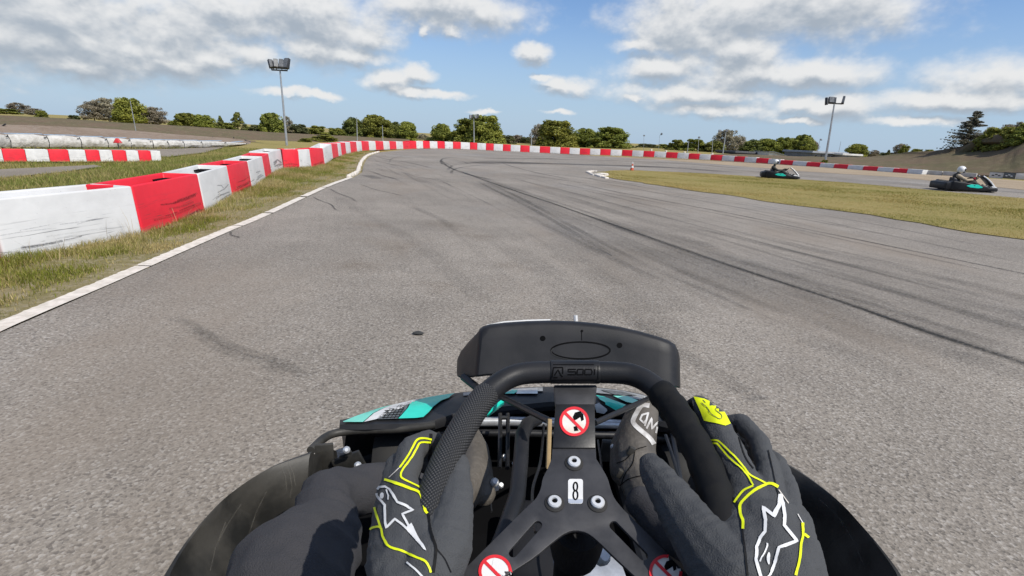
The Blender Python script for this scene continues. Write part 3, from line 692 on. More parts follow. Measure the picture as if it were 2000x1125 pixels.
scuff(NB[2], [[(300,430),(330,424),(360,412),(392,398)],[(320,440),(350,430),(394,410)],[(345,392),(365,385),(385,377)],[(330,408),(350,404),(378,394)],[(310,446),(340,440),(380,424)]], 5, .42, (.10, .05, .04)); scuff(NB[1], [[(20,495),(80,484),(150,474),(230,460)],[(90,462),(140,455),(210,444)]], 3, .2, (.14,.14,.14)); scuff(NB[4], [[(458,378),(475,370),(490,362)],[(462,366),(478,360),(488,354)]], 5, .5, (.08,.03,.03)); scuff(NB[8], [[(556,322),(570,320),(585,322)],[(558,326),(572,325),(584,326)]], 4, .5, (.10,.04,.04)); scuff(NB[10], [[(612,322),(622,319),(632,316)]], 4, .55, (.08,.03,.03)); scuff(NB[2], [[(313,400),(340,397),(362,390),(382,382)], [(338,396),(360,388),(382,379)]], 4, .7, (.05, .02, .02)); scuff(NB[2], [[(323,422),(333,419),(346,414)], [(350,412),(366,405),(380,400)], [(362,424),(376,416),(390,408)]], 3.5, .65, (.05, .02, .02))
scuff(NB[3], [[(422,388),(432,381),(448,375)], [(425,376),(438,369),(446,360)], [(424,362),(432,362),(436,367)], [(430,392),(440,384),(450,379)]], 2.2, .8)
scuff(NB[4], [[(460,371),(474,364),(486,358)], [(464,356),(476,352),(488,344)]], 2.4, .6, (.05, .02, .02)); scuff(NB[5], [[(500,352),(506,347),(514,342)], [(500,337),(508,334)], [(503,345),(510,341)]], 2.2, .8)
scuff(NB[7], [[(535,322),(541,315),(549,314)], [(534,318),(542,312),(550,318)], [(536,325),(545,321),(551,321)]], 4, .8)
# second stretch, half hidden by the first
s2 = [(635,322),(651,309),(662,305.5),(668,303.5),(677,301),(686,298.5),(698,296.6),(708,295.2),(722,294),(735,293.2),(750,292.5),(762,292),(775,291.6),(788,291.3),(801,291)]
Y2 = [16.6, 19.0, 21.2, 22.5, 24.0, 25.6, 27.4, 28.6, 30.0, 31.1, 32.6, 34.0, 35.4, 36.8, 38.2]
P2 = [pt(x, y, Y) for (x, y), Y in zip(s2, Y2)]
reds2 = [0, 1, 0, 1, 0, 1, 0, 1, 0, 1, 0, 1, 0, 1]
cr = cw = 0
for i in range(len(P2)-1):
    red = bool(reds2[i])
    if red: cr += 1; t = '%s red block of the stretch receding into the left bend' % NW[cr-1]
    else: cw += 1; t = '%s white block of the stretch receding into the left bend' % NW[cw-1]
    block(P2[i], P2[i+1], red, .5, t, GN)
FR = [(801,814),(827,840),(855,869),(885,900),(918,932),(949,964),(982,997),(1016,1034),(1054,1074),(1094,1112),(1132,1152),(1172,1192),(1214,1234),(1256,1277),(1300,1322),(1344,1365),(1387,1409),(1433,1453),(1476,1499),(1523,1547),(1574,1600),(1627,1654),(1684,1712),(1743,1770)]
fx = [801, 830, 870, 920, 980, 1050, 1130, 1214, 1300, 1400, 1500, 1574, 1650, 1743, 1800]
fY = [38.2, 40.2, 41.7, 42.8, 43.2, 43.4, 43.4, 43.0, 41.6, 39.4, 36.6, 34.3, 31.9, 29.2, 27.8]
fb = [(801,291),(830,290),(870,290.3),(918,291.8),(982,295),(1054,298.4),(1132,301.8),(1214,304.5),(1300,308.3),(1387,312.8),(1476,318),(1523,321),(1574,324.5),(1627,328.5),(1684,332.5),(1743,336.5),(1800,341)]
def fpt(x): return pt(x, float(np.interp(x, [p[0] for p in fb], [p[1] for p in fb])), float(np.interp(x, fx, fY)))
GF = 'red and white plastic blocks of the long far barrier'
for i, (x0, x1) in enumerate(FR):
    h = float(np.interp(x0, [800, 930, 1250, 1440, 1530, 1650, 1750], [.54, .53, .46, .37, .28, .25, .22]))
    low_ = 'sunk in gravel ' if x0 > 1500 else ''
    block(fpt(x0), fpt(x1), True, h, '%s red block %sof the long far barrier, counted from its left end' % (NW[i], low_), GF)
    if i < len(FR)-1: block(fpt(x1), fpt(FR[i+1][0]), False, h*.97, 'white block %sright after the %s red one of the long far barrier' % (low_, NW[i]), GF)
block(fpt(1770), fpt(1800), False, .24, 'dirty white block ending the long far barrier on the right', GF)
GL = 'red and white plastic blocks of the short barrier on the lower ground'
LB = [-62, -22, 8, 53, 98, 137, 170, 197, 222, 249, 273, 297, 316]
for i in range(len(LB)-1):
    red = i % 2 == 0
    def lp(x): return low(x, 315.5-.3*x/316, -.77)
    red = i % 2 == 0 if i < 2 else (i % 2 == 0)
    block(lp(LB[i]), lp(LB[i+1]), red, .47, ('%s %s block from the left of the short barrier below the white covers' % (NW[max(0, (i-2)//2) if red else max(0, (i-1)//2)], 'red' if red else 'white')) if i > 0 else 'red block of the short barrier beyond the left picture edge', GL)

# low white rails and boards at the right end
RAIL = mat('weathered white rail', (.50, .48, .45), (.38, .36, .33), .7, 3.)
for (x0, y0, Y0, x1, y1, Y1, h, t) in ((1801,340.5,28.2,1840,343,27.4,.22,'dirty white rail between the last barrier block and the kart on the right'), (1840,343,27.4,1908,346,26.2,.20,'low white rail behind the rider in white on the right'), (1932,348,25.9,1958,348.5,25.4,.24,'x')):
    if t == 'x': continue
    a, b = pt(x0, y0, Y0), pt(x1, y1, Y1); mb = MB(); d = b-a; c = (a+b)/2+Vector((0, 0, h/2)); mb.box(c, (d.length*.97, .12, h), Matrix.Rotation(math.atan2(d.y, d.x), 3, 'Z')); tag(mb.build('rail', RAIL, None, .02), t, 'rail', 'low white rails')
for i, (x0, x1, y0, y1, m2, t) in enumerate(((1930,1958,348,349,WALLW,'white advertising board with blurred dark print at the far right'), (1958,1981,349,350,GRILL,'black framed advertising board between two white ones'), (1981,2022,350,352,WALLW,'white advertising board cut by the right picture edge'))):
    a, b = pt(x0, y0, 26.2-i*.4), pt(x1, y1, 25.8-i*.4); d = b-a; ang = math.atan2(d.y, d.x); rot = Matrix.Rotation(ang, 3, 'Z'); c = (a+b)/2
    bo = empty('advertising_board', c, t, 'sign', 'advertising boards', 0); L = d.length; n = rot@Vector((0, -1, 0))
    mb = MB(); mb.box(c+Vector((0, 0, .15)), (L*.97, .05, .28), rot); mb.build('panel', m2, bo, .006)
    mb = MB()
    for k in range(3 if i < 2 else 1): mb.box(c+n*.028+Vector((0, 0, .16+.05*(k % 2)-.02))+rot@Vector(((k-1)*L*.22 if i < 2 else L*.2, 0, 0)), (L*.17, .004, .045), rot)
    mb.build('lettering', BLKM if i != 1 else WVIN, bo, 0)
    mb = MB(); mb.box(c+Vector((0, 0, .295)), (L*.98, .07, .02), rot); mb.build('frame', BLKM, bo, .004)

# air fence covers on the speedway
TX = [-120,-50,22,97,160,212,257,300,330,360,396,443,484]; TB = [297,293.5,290.5,289.8,289.5,289.3,289.2,290,290,289.5,289,287,281.6]; TT = [258,260,262,264.5,267,269.5,271.5,274,274.5,275,275.5,277,280]
TLAB = ['beyond the left picture edge', 'cut by the left picture edge', 'widest of the row, second from the left edge', 'third from the left edge with hanging creases', 'fourth from the left edge', 'fifth from the left edge, above the red flag', 'sixth from the left edge, smooth and short', 'with a bulging right corner in the middle of the row', 'with a pale blue back edge and torn corner', 'short one under the pale blue strip', 'long low one near the right end', 'last and lowest tapering into the grass']
for i in range(len(TX)-1):
    a, b = low(TX[i], TB[i], -.80), low(TX[i+1], TB[i+1], -.80); d = b-a; L = d.length; ang = math.atan2(d.y, d.x)
    h0 = (TB[i]-TT[i])/F*(a-Vector(CP)).dot(Vector(fw)); h1 = (TB[i+1]-TT[i+1])/F*(b-Vector(CP)).dot(Vector(fw))
    ax = d.normalized(); n = Vector((-ax.y, ax.x, 0))
    root = empty('air_fence_cover', a, 'white tarpaulin air fence segment, '+TLAB[i], 'air fence', 'white covered air fence segments')
    rings = []
    for k in range(9):
        u = .012+k/8*.976; h = (h0+(h1-h0)*u)*(1-.10*(abs(k-4)/4)**3); bu = math.sin(math.pi*u)*.06; p = a+d*u
        w = lambda y, z: p+n*(y+random.uniform(-.014, .014))+Vector((0, 0, z*h+random.uniform(-.012, .012)))
        rings.append([w(0, .12), w(-.06-bu, .4), w(-.03-bu, .75), w(.06, .95), w(.30, 1.0), w(.55, .93), w(.6, .1)])
    mb = MB(); mb.loft(rings); mb.build('cover', TARP, root)
    for k in (.12, .35, .6, .85):
        p = a+d*k+n*.1; mb = MB(); mb.box(p+Vector((0, 0, .045)), (.18, .12, .09), Matrix.Rotation(ang, 3, 'Z')); mb.build('foot', DIRT, root, .01)
    mb = MB(); p = a+d*.9-n*.085+Vector((0, 0, (h0+(h1-h0)*.9)*.80)); mb.box(p, (L*.07, .012, .05), Matrix.Rotation(ang, 3, 'Z')); mb.build('label_patch', BLKM, root)
    mb = MB(); mb.tube([a+d*.995+Vector((0, 0, .0)), a+d*.995-n*.06+Vector((0, 0, h1*.5)), a+d*.995+n*.05+Vector((0, 0, h1*.92))], .022, 6); mb.build('seam_strap', BLKM, root)
    mb = MB(); mb.box(a+d*.5+n*.42+Vector((0, 0, (h0+h1)/2*1.0+.02)), (L*.97, .22, .03), Matrix.Rotation(ang, 3, 'Z')); mb.build('back_cover', BLUET, root)

# ------------------------------------------------------------------ poles and lamps
def pole(bx, by, tx, ty, Y, r, label, heads=(), group='masts and poles round the track', m=GALV):
    a = pt(bx, by, Y); b = pt(tx, ty, Y); b.y = a.y+random.uniform(-.1, .1)
    root = empty('floodlight_mast' if heads else 'pole', a, label, 'floodlight' if heads else 'pole', group)
    mb = MB(); mb.tube([a-Vector((0, 0, .4)), a.lerp(b, .5), b], [r, r*.8, r*.6], 8); mb.build('mast', m, root)
    if heads:
        x0 = min(h[0] for h in heads); x1 = max(h[0] for h in heads)
        mb = MB(); mb.tube([b+Vector((x0, 0, 0)), b, b+Vector((x1, 0, 0))], r*.55, 6); mb.build('crossbar', DARKM, root)
        for (hx, hz, w, hh, tilt, yaw) in heads:
            rot = Matrix.Rotation(yaw, 3, 'Z')@Matrix.Rotation(tilt, 3, 'X')
            mb = MB(); mb.box(b+Vector((hx, -.05, hz)), (w, hh*.35, hh), rot, .8); l = mb.build('lamp_housing', DARKM, root, w*.05)
            mb = MB(); mb.box(b+Vector((hx, -.05, hz))+rot@Vector((0, -hh*.19, 0)), (w*.85, .02, hh*.85), rot); mb.build('lamp_glass', GLASS, l)
            mb = MB(); mb.tube([b+Vector((hx, 0, 0)), b+Vector((hx, 0, hz-hh*.3))], r*.3, 5); mb.build('bracket', DARKM, l)
    return root
pole(560,278,546,137,56,.13,'tall galvanised floodlight mast with four lamps behind the left barrier', [(-.85,.55,.5,.9,-.5,.9),(-.35,.6,.5,.95,-.5,.5),(.2,.6,.5,.95,-.45,.25),(.75,.65,.62,1.05,-.35,-.35)])
pole(1611,322,1631,202,39,.085,'tall dark floodlight mast with three lamps on the right', [(-.62,.12,.12,.5,-.2,.6),(-.28,.22,.48,.42,-.25,.1),(-.1,.2,.3,.4,-.2,-.5),(.55,.25,.15,.55,-.4,-.7)])
pole(926,282,925.5,231,70,.09,'slim floodlight mast with two pairs of lamps before the big round tree', [(-.45,.15,.28,.5,-.3,.5),(-.2,.2,.25,.45,-.3,-.5),(.25,.2,.3,.5,-.3,.3),(.5,.28,.25,.5,-.3,-.4)])
pole(1411,306,1418,257,64,.08,'thin floodlight mast with two small lamps left of the bare tree', [(-.75,.05,.4,.25,-.3,.2),(.05,.1,.35,.3,-.3,-.2)])
pole(268,268,255,197,58,.05,'leaning pale pole in front of the round green tree on the left')
pole(698,275,697,229,66,.07,'white pole in front of the trees behind the first bend')
pole(748,275,746.5,245,72,.05,'short thin pole right of the white one, before dark trees')
pole(1038,288,1038,257,68,.07,'white pole at the left edge of the dark tree clump')
pole(1342,302,1345,275,66,.06,'plain thin pole standing before the low hedge on the right')
pole(1391,304,1392,268,67,.04,'dark thin pole beside the small lamp mast')
pole(1363,302,1365,270,70,.04,'faint thin pole with a small lamp before the hedge', [(.0,.1,.3,.22,-.3,0)])
pole(1257,298,1257.5,266,85,.03,'distant hair-thin lamp pole left of a taller one', [(0,.1,.3,.2,-.3,0)])
pole(1286,298,1288.5,264,85,.03,'distant hair-thin lamp pole with a bent head', [(.25,.2,.3,.3,-.5,-.5)])
pole(1597,298,1602,274,80,.04,'distant thin lamp pole left of the right-hand mast', [(.1,.1,.4,.25,-.5,.4)])
pole(1638,298,1643,276,80,.035,'distant thin plain pole right of the right-hand mast')
for i, (x, y0, y1, Y) in enumerate(((1272,297,291,45),(1301,300,294,44),(1337,304,296,43),(1391,304,299,42))):
    a, b = pt(x, y0+6, Y), pt(x, y1, Y); mb = MB(); mb.tube([a, b], .09, 8); tag(mb.build('marker_post', WPAINT, None, .01), 'short white marker post behind the far barrier, %s from the left' % NW[i], 'post', 'white marker posts')
for i, (x0, y0, x1, y1, Y) in enumerate(((-6,246,11,242,38.6),(91,254,104,249,41.5),(411,273,416,267,55),(453,274,457,268,58))):
    a, b = pt(x0, y0, Y), pt(x1, y1, Y); mb = MB(); mb.tube([a-Vector((0, 0, .25)), b], .05, 6); tag(mb.build('slanted_stay', DARKM), 'dark slanted stay on the grey terrace, %s from the left' % NW[i], 'post', 'dark slanted stays')

# ------------------------------------------------------------------ trees
def leaf_mesh(name, clumps, n, size, cols, flat=1.):
    """leaf-sized faces gathered in clumps; every clump has its own tone"""
    c = np.array([c[0] for c in clumps]); rad = np.array([c[1] for c in clumps]); k = rng.integers(0, len(clumps), n)
    d = rng.normal(0, 1, (n, 3)); d /= np.linalg.norm(d, axis=1)[:, None]; rr = rad[k][:, None]*rng.uniform(.35, 1.05, (n, 1))**.6
    p = c[k]+d*rr*np.array([1, 1, flat]); nrm = d*.7+rng.normal(0, .6, (n, 3)); nrm /= np.linalg.norm(nrm, axis=1)[:, None]
    t = np.cross(nrm, rng.normal(0, 1, (n, 3))); t /= np.linalg.norm(t, axis=1)[:, None]; b = np.cross(nrm, t); s = size*rng.uniform(.5, 1.3, (n, 1))
    V = np.stack([p-t*s, p-b*s*.6, p+t*s, p+b*s*.6], 1).reshape(-1, 3); q = np.arange(n)*4
    me = bpy.data.meshes.new(name); me.vertices.add(4*n); me.vertices.foreach_set('co', V.astype(np.float32).ravel()); me.loops.add(4*n)
    me.loops.foreach_set('vertex_index', np.arange(4*n, dtype=np.int32)); me.polygons.add(n); me.polygons.foreach_set('loop_start', (q).astype(np.int32)); me.update(calc_edges=True)
    tone = rng.uniform(.0, 1., len(clumps))[k][:, None]; cc = np.array(cols[0])*(1-tone)+np.array(cols[1])*tone; cc = cc*rng.uniform(.75, 1.25, (n, 1))
    C = np.concatenate([np.repeat(cc[:, None, :], 4, 1), np.ones((n, 4, 1))], 2); ca = me.color_attributes.new('col', 'FLOAT_COLOR', 'POINT'); ca.data.foreach_set('color', C.astype(np.float32).ravel())
    me.materials.append(LEAF); return me
def trunk_mesh(name, h, r, limbs, lean=.05):
    mb = MB(); mb.tube([(0, 0, -.08*h), (lean*h*.3, 0, h*.3), (lean*h, .02*h, h*.75)], [r*1.25, r*.9, r*.35], 8)
    for (z, a, L, u) in limbs: mb.tube([(lean*z, 0, z*h), (math.cos(a)*L*.5, math.sin(a)*L*.5, (z+u*.6)*h), (math.cos(a)*L, math.sin(a)*L, (z+u)*h)], [r*.5, r*.32, r*.12], 6)
    me = mesh(name, mb.v, mb.f); me.materials.append(BARK); return me
def crown_kind(name, n, size, cols, shape, nc, crad):      # unit tree: height 1, half-width .5
    cl = []
    while len(cl) < nc:
        a = random.uniform(0, 6.283); v = random.uniform(0, 1); w = shape(v); rr = w*math.sqrt(random.uniform(.15, 1.))
        cl.append(((math.cos(a)*rr, math.sin(a)*rr, v), crad*random.uniform(.6, 1.25)*(.55+.45*w/.5)))
    return leaf_mesh(name, cl, n, size, cols)
G1 = ((.15, .175, .038), (.33, .34, .07)); G2 = ((.115, .135, .04), (.23, .245, .062)); G3 = ((.25, .225, .155), (.40, .35, .25)); G4 = ((.18, .20, .04), (.35, .355, .07)); G5 = ((.095, .11, .05), (.18, .195, .08))
shp_round = lambda v: .47*max(.12, math.sin(math.pi*min(.95, v*.72+.23)))**.6
shp_wide = lambda v: .44*max(.12, math.cos(v*1.30))**.55
shp_cone = lambda v: .05+.36*(1-v)**.8
KINDS = {'round': crown_kind('crown', 15000, .034, G1, shp_round, 120, .145), 'round2': crown_kind('crown', 15000, .034, G4, shp_round, 120, .145), 'wide': crown_kind('crown', 17000, .032, G1, shp_wide, 140, .135),
         'dark': crown_kind('crown', 14000, .034, G2, shp_wide, 120, .145), 'grey': crown_kind('crown', 8000, .028, G3, shp_round, 100, .125), 'cone': crown_kind('crown', 6000, .030, G2, shp_cone, 80, .10), 'bush': crown_kind('crown', 9000, .038, G1, shp_wide, 80, .13), 'dbush': crown_kind('crown', 9000, .038, G5, shp_wide, 80, .13)}
TR = trunk_mesh('trunk', 1., .028, [(.18, .3, .28, .4), (.22, 2.2, .3, .42), (.28, 4.1, .26, .4), (.3, 5.4, .28, .38), (.42, 1.2, .2, .35), (.5, 3.2, .18, .3)])
TRB = trunk_mesh('trunk', 1., .018, [(.12, .3, .3, .6), (.14, 1.4, .32, .62), (.2, 2.5, .3, .6), (.2, 3.6, .32, .6), (.25, 4.7, .28, .6), (.3, 5.8, .26, .58), (.4, .9, .2, .5)])
def tree(px, py, top, w, Y, kind, label, cat='tree', group='trees round the track'):
    b = pt(px, py, Y); hgt = (pt(px, top, Y).z-b.z); wid = abs(pt(px+w/2, py, Y).x-pt(px-w/2, py, Y).x)
    bush = 'bush' in kind
    root = empty('bush' if bush else 'tree', b, label, 'bush' if bush else cat, group if not bush else 'bushes and hedges'); rz = random.uniform(0, 6.28)
    for nm, me in (('trunk', TRB if kind == 'grey' else TR), ('crown', KINDS[kind])):
        o = link(nm, me, None, None); o.parent = root; o.location = (0, 0, 0); o.rotation_euler = (0, 0, rz)
        if nm == 'crown':
            lo = .10 if kind == 'grey' else .0; o.location = (0, 0, lo*hgt); o.scale = (wid, wid, hgt*(1-lo)/1.04)
        else: o.scale = (wid, wid, hgt)
    return root
T = [(8,222,212,60,78,'bush','low green bush on the bank at the left picture edge'),(38,221,201,42,82,'grey','brownish thin tree on the bank near the left edge'),(70,226,212,36,80,'grey','small brownish tree left of the bare bank'),(82,230,216,24,78,'bush','small green bush behind the small brownish tree'),(146,234,225,24,80,'dbush','tiny dark bush on the bank before the grey trees'),
 (185,236,198,50,84,'grey','rounded grey-brown tree, left of a pair on the bank'),(215,238,193,66,86,'grey','largest grey-brown tree on the left bank'),(256,240,191,58,82,'round2','green round tree behind the leaning pole'),(305,243,210,50,84,'grey','grey-brown tree with a bare leaning branch right of the green one'),(292,241,214,36,86,'dark','dark green tree between the pole tree and the bare branch'),
 (366,250,221,46,84,'round','green bushy tree on the bank with two crowns, left crown'),(398,252,224,46,85,'round2','green bushy tree beside its twin, right crown'),(432,254,226,24,82,'cone','small pointed conifer between green trees on the bank'),(466,257,219,46,84,'cone','pointed broad green tree left of the floodlight mast'),(446,257,240,40,83,'bush','low bush at the foot of the small conifer'),(502,260,244,36,88,'dbush','dark low bush between the pointed tree and the mast'),
 (532,265,221,46,88,'round','green tree with grey top just left of the floodlight mast'),(563,262,228,22,90,'grey','thin grey tree just behind the floodlight mast'),(585,266,243,44,88,'dbush','dark bush right of the floodlight mast'),(622,267,246,44,90,'bush','green bush on the bank, first after the mast gap'),(656,269,250,40,92,'bush','green bush left of the white pole'),(632,277,264,60,78,'bush','low green scrub on the foot of the bank by the barrier'),(596,279,270,30,72,'bush','patch of weeds at the pole foot behind the barrier'),
 (690,271,232,48,94,'dark','dark green tree behind the white pole'),(735,273,225,62,96,'round','tall green tree with leafy top right of the white pole'),(768,274,240,46,98,'dark','dark tree right of the tall leafy one'),(795,274,238,40,98,'round','green tree with a rounded right flank by the sky gap'),(826,275,262,26,160,'grey','far grey tree in the gap between the clumps'),
 (862,279,242,42,96,'round','smaller round tree left of the big round one'),(918,282,234,80,94,'wide','wide left half of the big dark green round tree'),(946,283,227,80,92,'wide','tallest round tree in the middle behind the slim mast'),(985,284,264,50,96,'dbush','low dark scrub right of the big round tree'),(1012,286,264,40,120,'grey','faint brownish tree low behind the barrier'),
 (1050,287,243,34,100,'grey','bare grey tree at the left of the right-hand clump'),(1085,288,237,84,92,'wide','big round tree, tallest of the right-hand clump'),(1140,290,251,62,96,'round','medium tree between two big round ones'),(1190,291,250,84,92,'wide','broad round tree at the right end of the clump'),(1225,293,284,40,110,'dbush','low scrub right of the broad round tree'),
 (1262,297,281,56,130,'dbush','far low hedge, left piece, under the thin lamp poles'),(1300,299,282,50,130,'bush','far low hedge, right piece, under the thin lamp poles'),(1318,302,273,44,100,'bush','bushy hedge tree left of the plain thin pole'),(1352,303,272,60,98,'bush','bushy hedge tree behind the plain thin pole'),(1392,304,276,50,96,'dark','dark hedge tree behind the small lamp mast'),
 (1418,304,254,62,100,'grey','large bare grey-brown tree behind the thin lamp mast'),(1440,306,268,40,102,'grey','smaller bare grey tree beside the large one'),(1466,304,274,44,96,'dark','dark low tree left in the clump above the roof'),(1496,304,271,52,96,'round','broad green tree above the white gable'),(1528,304,268,50,95,'round2','bright green tree right of the white gable'),(1561,305,263,50,94,'round','tall tree at the right end of the hedge clump'),(1584,305,276,26,96,'grey','thin bare tree at the right edge of the hedge clump'),
 (1672,304,281,38,90,'round','small round tree standing alone right of the mast'),(1706,306,293,20,92,'grey','tiny bare tree between the round one and the conifer top'),(1733,308,292,14,92,'cone','tiny dark spruce top behind the bank'),(1757,308,281,32,88,'grey','brown-green round tree left of a low hedge'),(1764,308,284,22,86,'bush','green bush in front of the brown-green tree'),(1790,306,291,30,84,'bush','low green bush behind the bank crest'),(1812,303,292,24,84,'bush','low green bush at the foot of the big conifer')]
T += [(345,248,236,34,90,'bush','low bush at the left foot of the twin-crowned bushy trees'),(420,255,243,34,90,'bush','low bush between the twin-crowned trees and the small conifer'),(485,259,248,30,90,'bush','low bush right of the pointed broad tree'),(552,266,250,34,92,'dbush','dark hedge piece right behind the floodlight mast pole'),(604,267,252,40,94,'dbush','dark hedge piece between the two bushes after the mast gap'),(640,270,258,40,96,'bush','pale low hedge piece leading to the dark tree by the white pole'),
 (712,275,250,40,99,'dbush','dark gap-filling bush between the first two trees right of the white pole'),(752,276,256,36,100,'bush','bush under the right side of the tall leafy tree'),(845,280,268,40,130,'dbush','small dark bush left of the smaller round tree'),(886,282,258,36,98,'bush','bush joining the smaller round tree to the big one'),(968,285,256,44,95,'bush','bushy right shoulder of the big round tree'),(1030,287,268,40,118,'dbush','dark low hedge left of the right-hand clump'),
 (1115,290,262,44,97,'dbush','dark bush joining the two tallest trees of the right-hand clump'),(1163,291,264,40,97,'bush','bush between the medium tree and the broad round one'),(1242,295,287,40,125,'dbush','low far hedge piece right of the clump'),(1375,304,282,40,99,'bush','low hedge bush between the plain pole and the lamp mast'),(1450,306,284,44,99,'dbush','dark hedge bush under the bare grey trees'),(1545,306,284,44,97,'bush','hedge bush under the tall tree at the right end'),
 (1730,309,298,40,95,'dbush','faint dark hedge right of the lone round tree'),(1700,308,299,40,95,'dbush','faint low hedge left of the tiny spruce top')]
for t in T: tree(*t)
for i, (x, y, tp, w, Y) in enumerate(((1925,299,262,62,39.2),(1940,296,250,70,38.0),(1975,291,247,66,36.5),(2010,283,241,76,35),(2080,260,225,110,37))):
    tree(x, y+2, tp, w, Y, 'bush' if i % 2 else 'bush', ['dark green hedge bush beside the big conifer on the right bank', 'middle hedge bush on the right bank', 'sunlit hedge bush near the right picture edge', 'hedge bush cut by the right picture edge', 'hedge bush beyond the right picture edge'][i])
for i, (x, y, tp, w) in enumerate(((1930,262,248,26),(1962,258,243,30),(1984,252,238,26))): tree(x, y+14, tp, w, 46, 'grey', 'brown twiggy tree top above the right hedge, %s from the left' % NW[i])
# the big cedar on the right bank
b = pt(1880, 300, 41); hgt = pt(1886, 216, 41).z-b.z
ced = empty('conifer_tree', b, 'big dark conifer with spreading ragged branches on the right bank', 'tree', 'trees round the track')
mb = MB(); mb.tube([(0, 0, -.4), (.03, 0, hgt*.5), (.30, 0, hgt*.97)], [.16, .1, .02], 8)
cl = []
for i in range(120):
    v = random.uniform(.04, .99); a = random.uniform(0, 6.283); L = (hgt*.62*(1-v)**.8+.16)*random.uniform(.55, 1.12); z = v*hgt; x0 = .3*v
    dr = random.uniform(-.02, .16); e = Vector((x0+math.cos(a)*L, math.sin(a)*L*.7, z+L*dr)); mb.tube([(x0, 0, z), Vector((x0, 0, z)).lerp(e, .5)+Vector((0, 0, .05)), e], [.03, .02, .005], 5)
    for k in range(6):
        t = .25+.78*k/5; p = Vector((x0, 0, z)).lerp(e, t); cl.append(((p.x+random.uniform(-.05, .05), p.y, p.z-.04), .15*(1.15-t)+.03))
o = mb.build('trunk', BARK, None); o.parent = ced
o = link('crown', leaf_mesh('crown', cl, 15000, .045, ((.11, .115, .08), (.24, .23, .16)), .6)); o.parent = ced

# ------------------------------------------------------------------ buildings
def hall(x0, x1, yb, yt, Y, dep, label, wall, roofm, over=.25, win=4, slope=0.):
    a, b = pt(x0, yb, Y), pt(x1, yb, Y); h = pt((x0+x1)/2, yt, Y).z-pt((x0+x1)/2, yb, Y).z; c = (a+b)/2; L = (b-a).length
    root = empty('hall_building', c, label, 'building', 'low buildings beyond the bank')
    mb = MB(); mb.box(c+Vector((0, dep/2, h*.42)), (L, dep, h*.84)); mb.build('wall', wall, root, .02)
    mb = MB(); mb.box(c+Vector((0, dep/2, h*.84+.09+h*.05)), (L+over*2, dep+over*2, .18+h*.1), None, .97); mb.build('roof', roofm, root, .03)
    for k in range(win):
        p = c+Vector((-L/2+L*(k+.5)/win, -.0, h*.45)); mb = MB(); mb.box(p, (L/win*.4, .08, h*.3)); f_ = mb.build('window', RAIL, root, .01)
        mb = MB(); mb.box(p+Vector((0, -.05, 0)), (L/win*.34, .02, h*.24)); mb.build('pane', VISOR, f_)
    return root
hall(1586,1650,312,298,74,8,'long low grey hall with a flat roof behind the right-hand mast', BRICKW, ROOF, .3, 6)
hall(1645,1680,312,302.5,72,5,'low shed with a pale flat roof edge right of the grey hall', BRICKW, WALLW, .2, 2)
hall(1436,1500,311,298,82,8,'dark low hall partly hidden under the trees', mat('dark boarding', (.05, .05, .055), None, .8), mat('dark roof felt', (.07, .07, .075), None, .8), .3, 5)
a = pt(1500, 311, 78); b = pt(1530, 311, 78); h = pt(1500, 297, 78).z-a.z; root = empty('gabled_shed', a, 'small white shed with a sloping gable end under the trees', 'building', 'low buildings beyond the bank')
L = (b-a).length; mb = MB(); mb.loft([[a+Vector((0, y, 0)), a+Vector((L, y, 0)), a+Vector((L, y, h*.62)), a+Vector((L*.3, y, h*1.0)), a+Vector((0, y, h*1.02))] for y in (0, 5)]); mb.build('wall', WALLW, root)
mb = MB(); mb.loft([[a+Vector((-.1, y, h*1.04)), a+Vector((L*.3, y, h*1.03)), a+Vector((L+.3, y, h*.60)), a+Vector((L+.3, y, h*.66)), a+Vector((L*.3, y, h*1.1)), a+Vector((-.1, y, h*1.1))] for y in (-.2, 5.2)]); mb.build('roof', ROOF, root)
# planter bush at the foot of the right mast, cone, flags
tree(1610, 321.5, 312, 16, 38.2, 'bush', 'small dark bush at the foot of the right-hand floodlight mast')
def cone(c, h, label, orange=True):
    root = empty('traffic_cone', c, label, 'cone'); k = h/.5
    OR = mat('red orange cone rubber', (.62, .10, .03), (.5, .08, .03), .55)
    mb = MB(); mb.box(c+Vector((0, 0, .015*k)), (.26*k, .26*k, .03*k)); mb.build('base', BLKM, root, .01)
    P = [(.105, .03), (.078, .16), (.078, .17), (.056, .27), (.056, .28), (.036, .38), (.036, .39), (.018, .5)]
    for nm, i, m in (('body', 0, OR), ('reflective_band', 2, WVIN), ('body', 4, OR), ('tip', 6, WVIN)):
        mb = MB(); mb.lathe([(r*k+(.003 if 'band' in nm else 0), z*k) for r, z in (P[i], (P[i+1][0], P[i+1][1]+.012))], c, seg=14); mb.build(nm, m, root)
cc = gnd(1234, 333.5); cone(cc, .36, 'red and white traffic cone at the edge of the grass island')
c = low(232, 291, -.79); root = empty('flag_marker', c, 'small red marker behind the short barrier on the lower ground', 'marker')
mb = MB(); mb.box(c+Vector((0, 0, .5)), (.5, .25, .3), None, .35); mb.build('cloth', RED, root, .04)
mb = MB(); mb.tube([c, c+Vector((0, 0, .6))], .03, 6); mb.build('stake', DARKM, root)

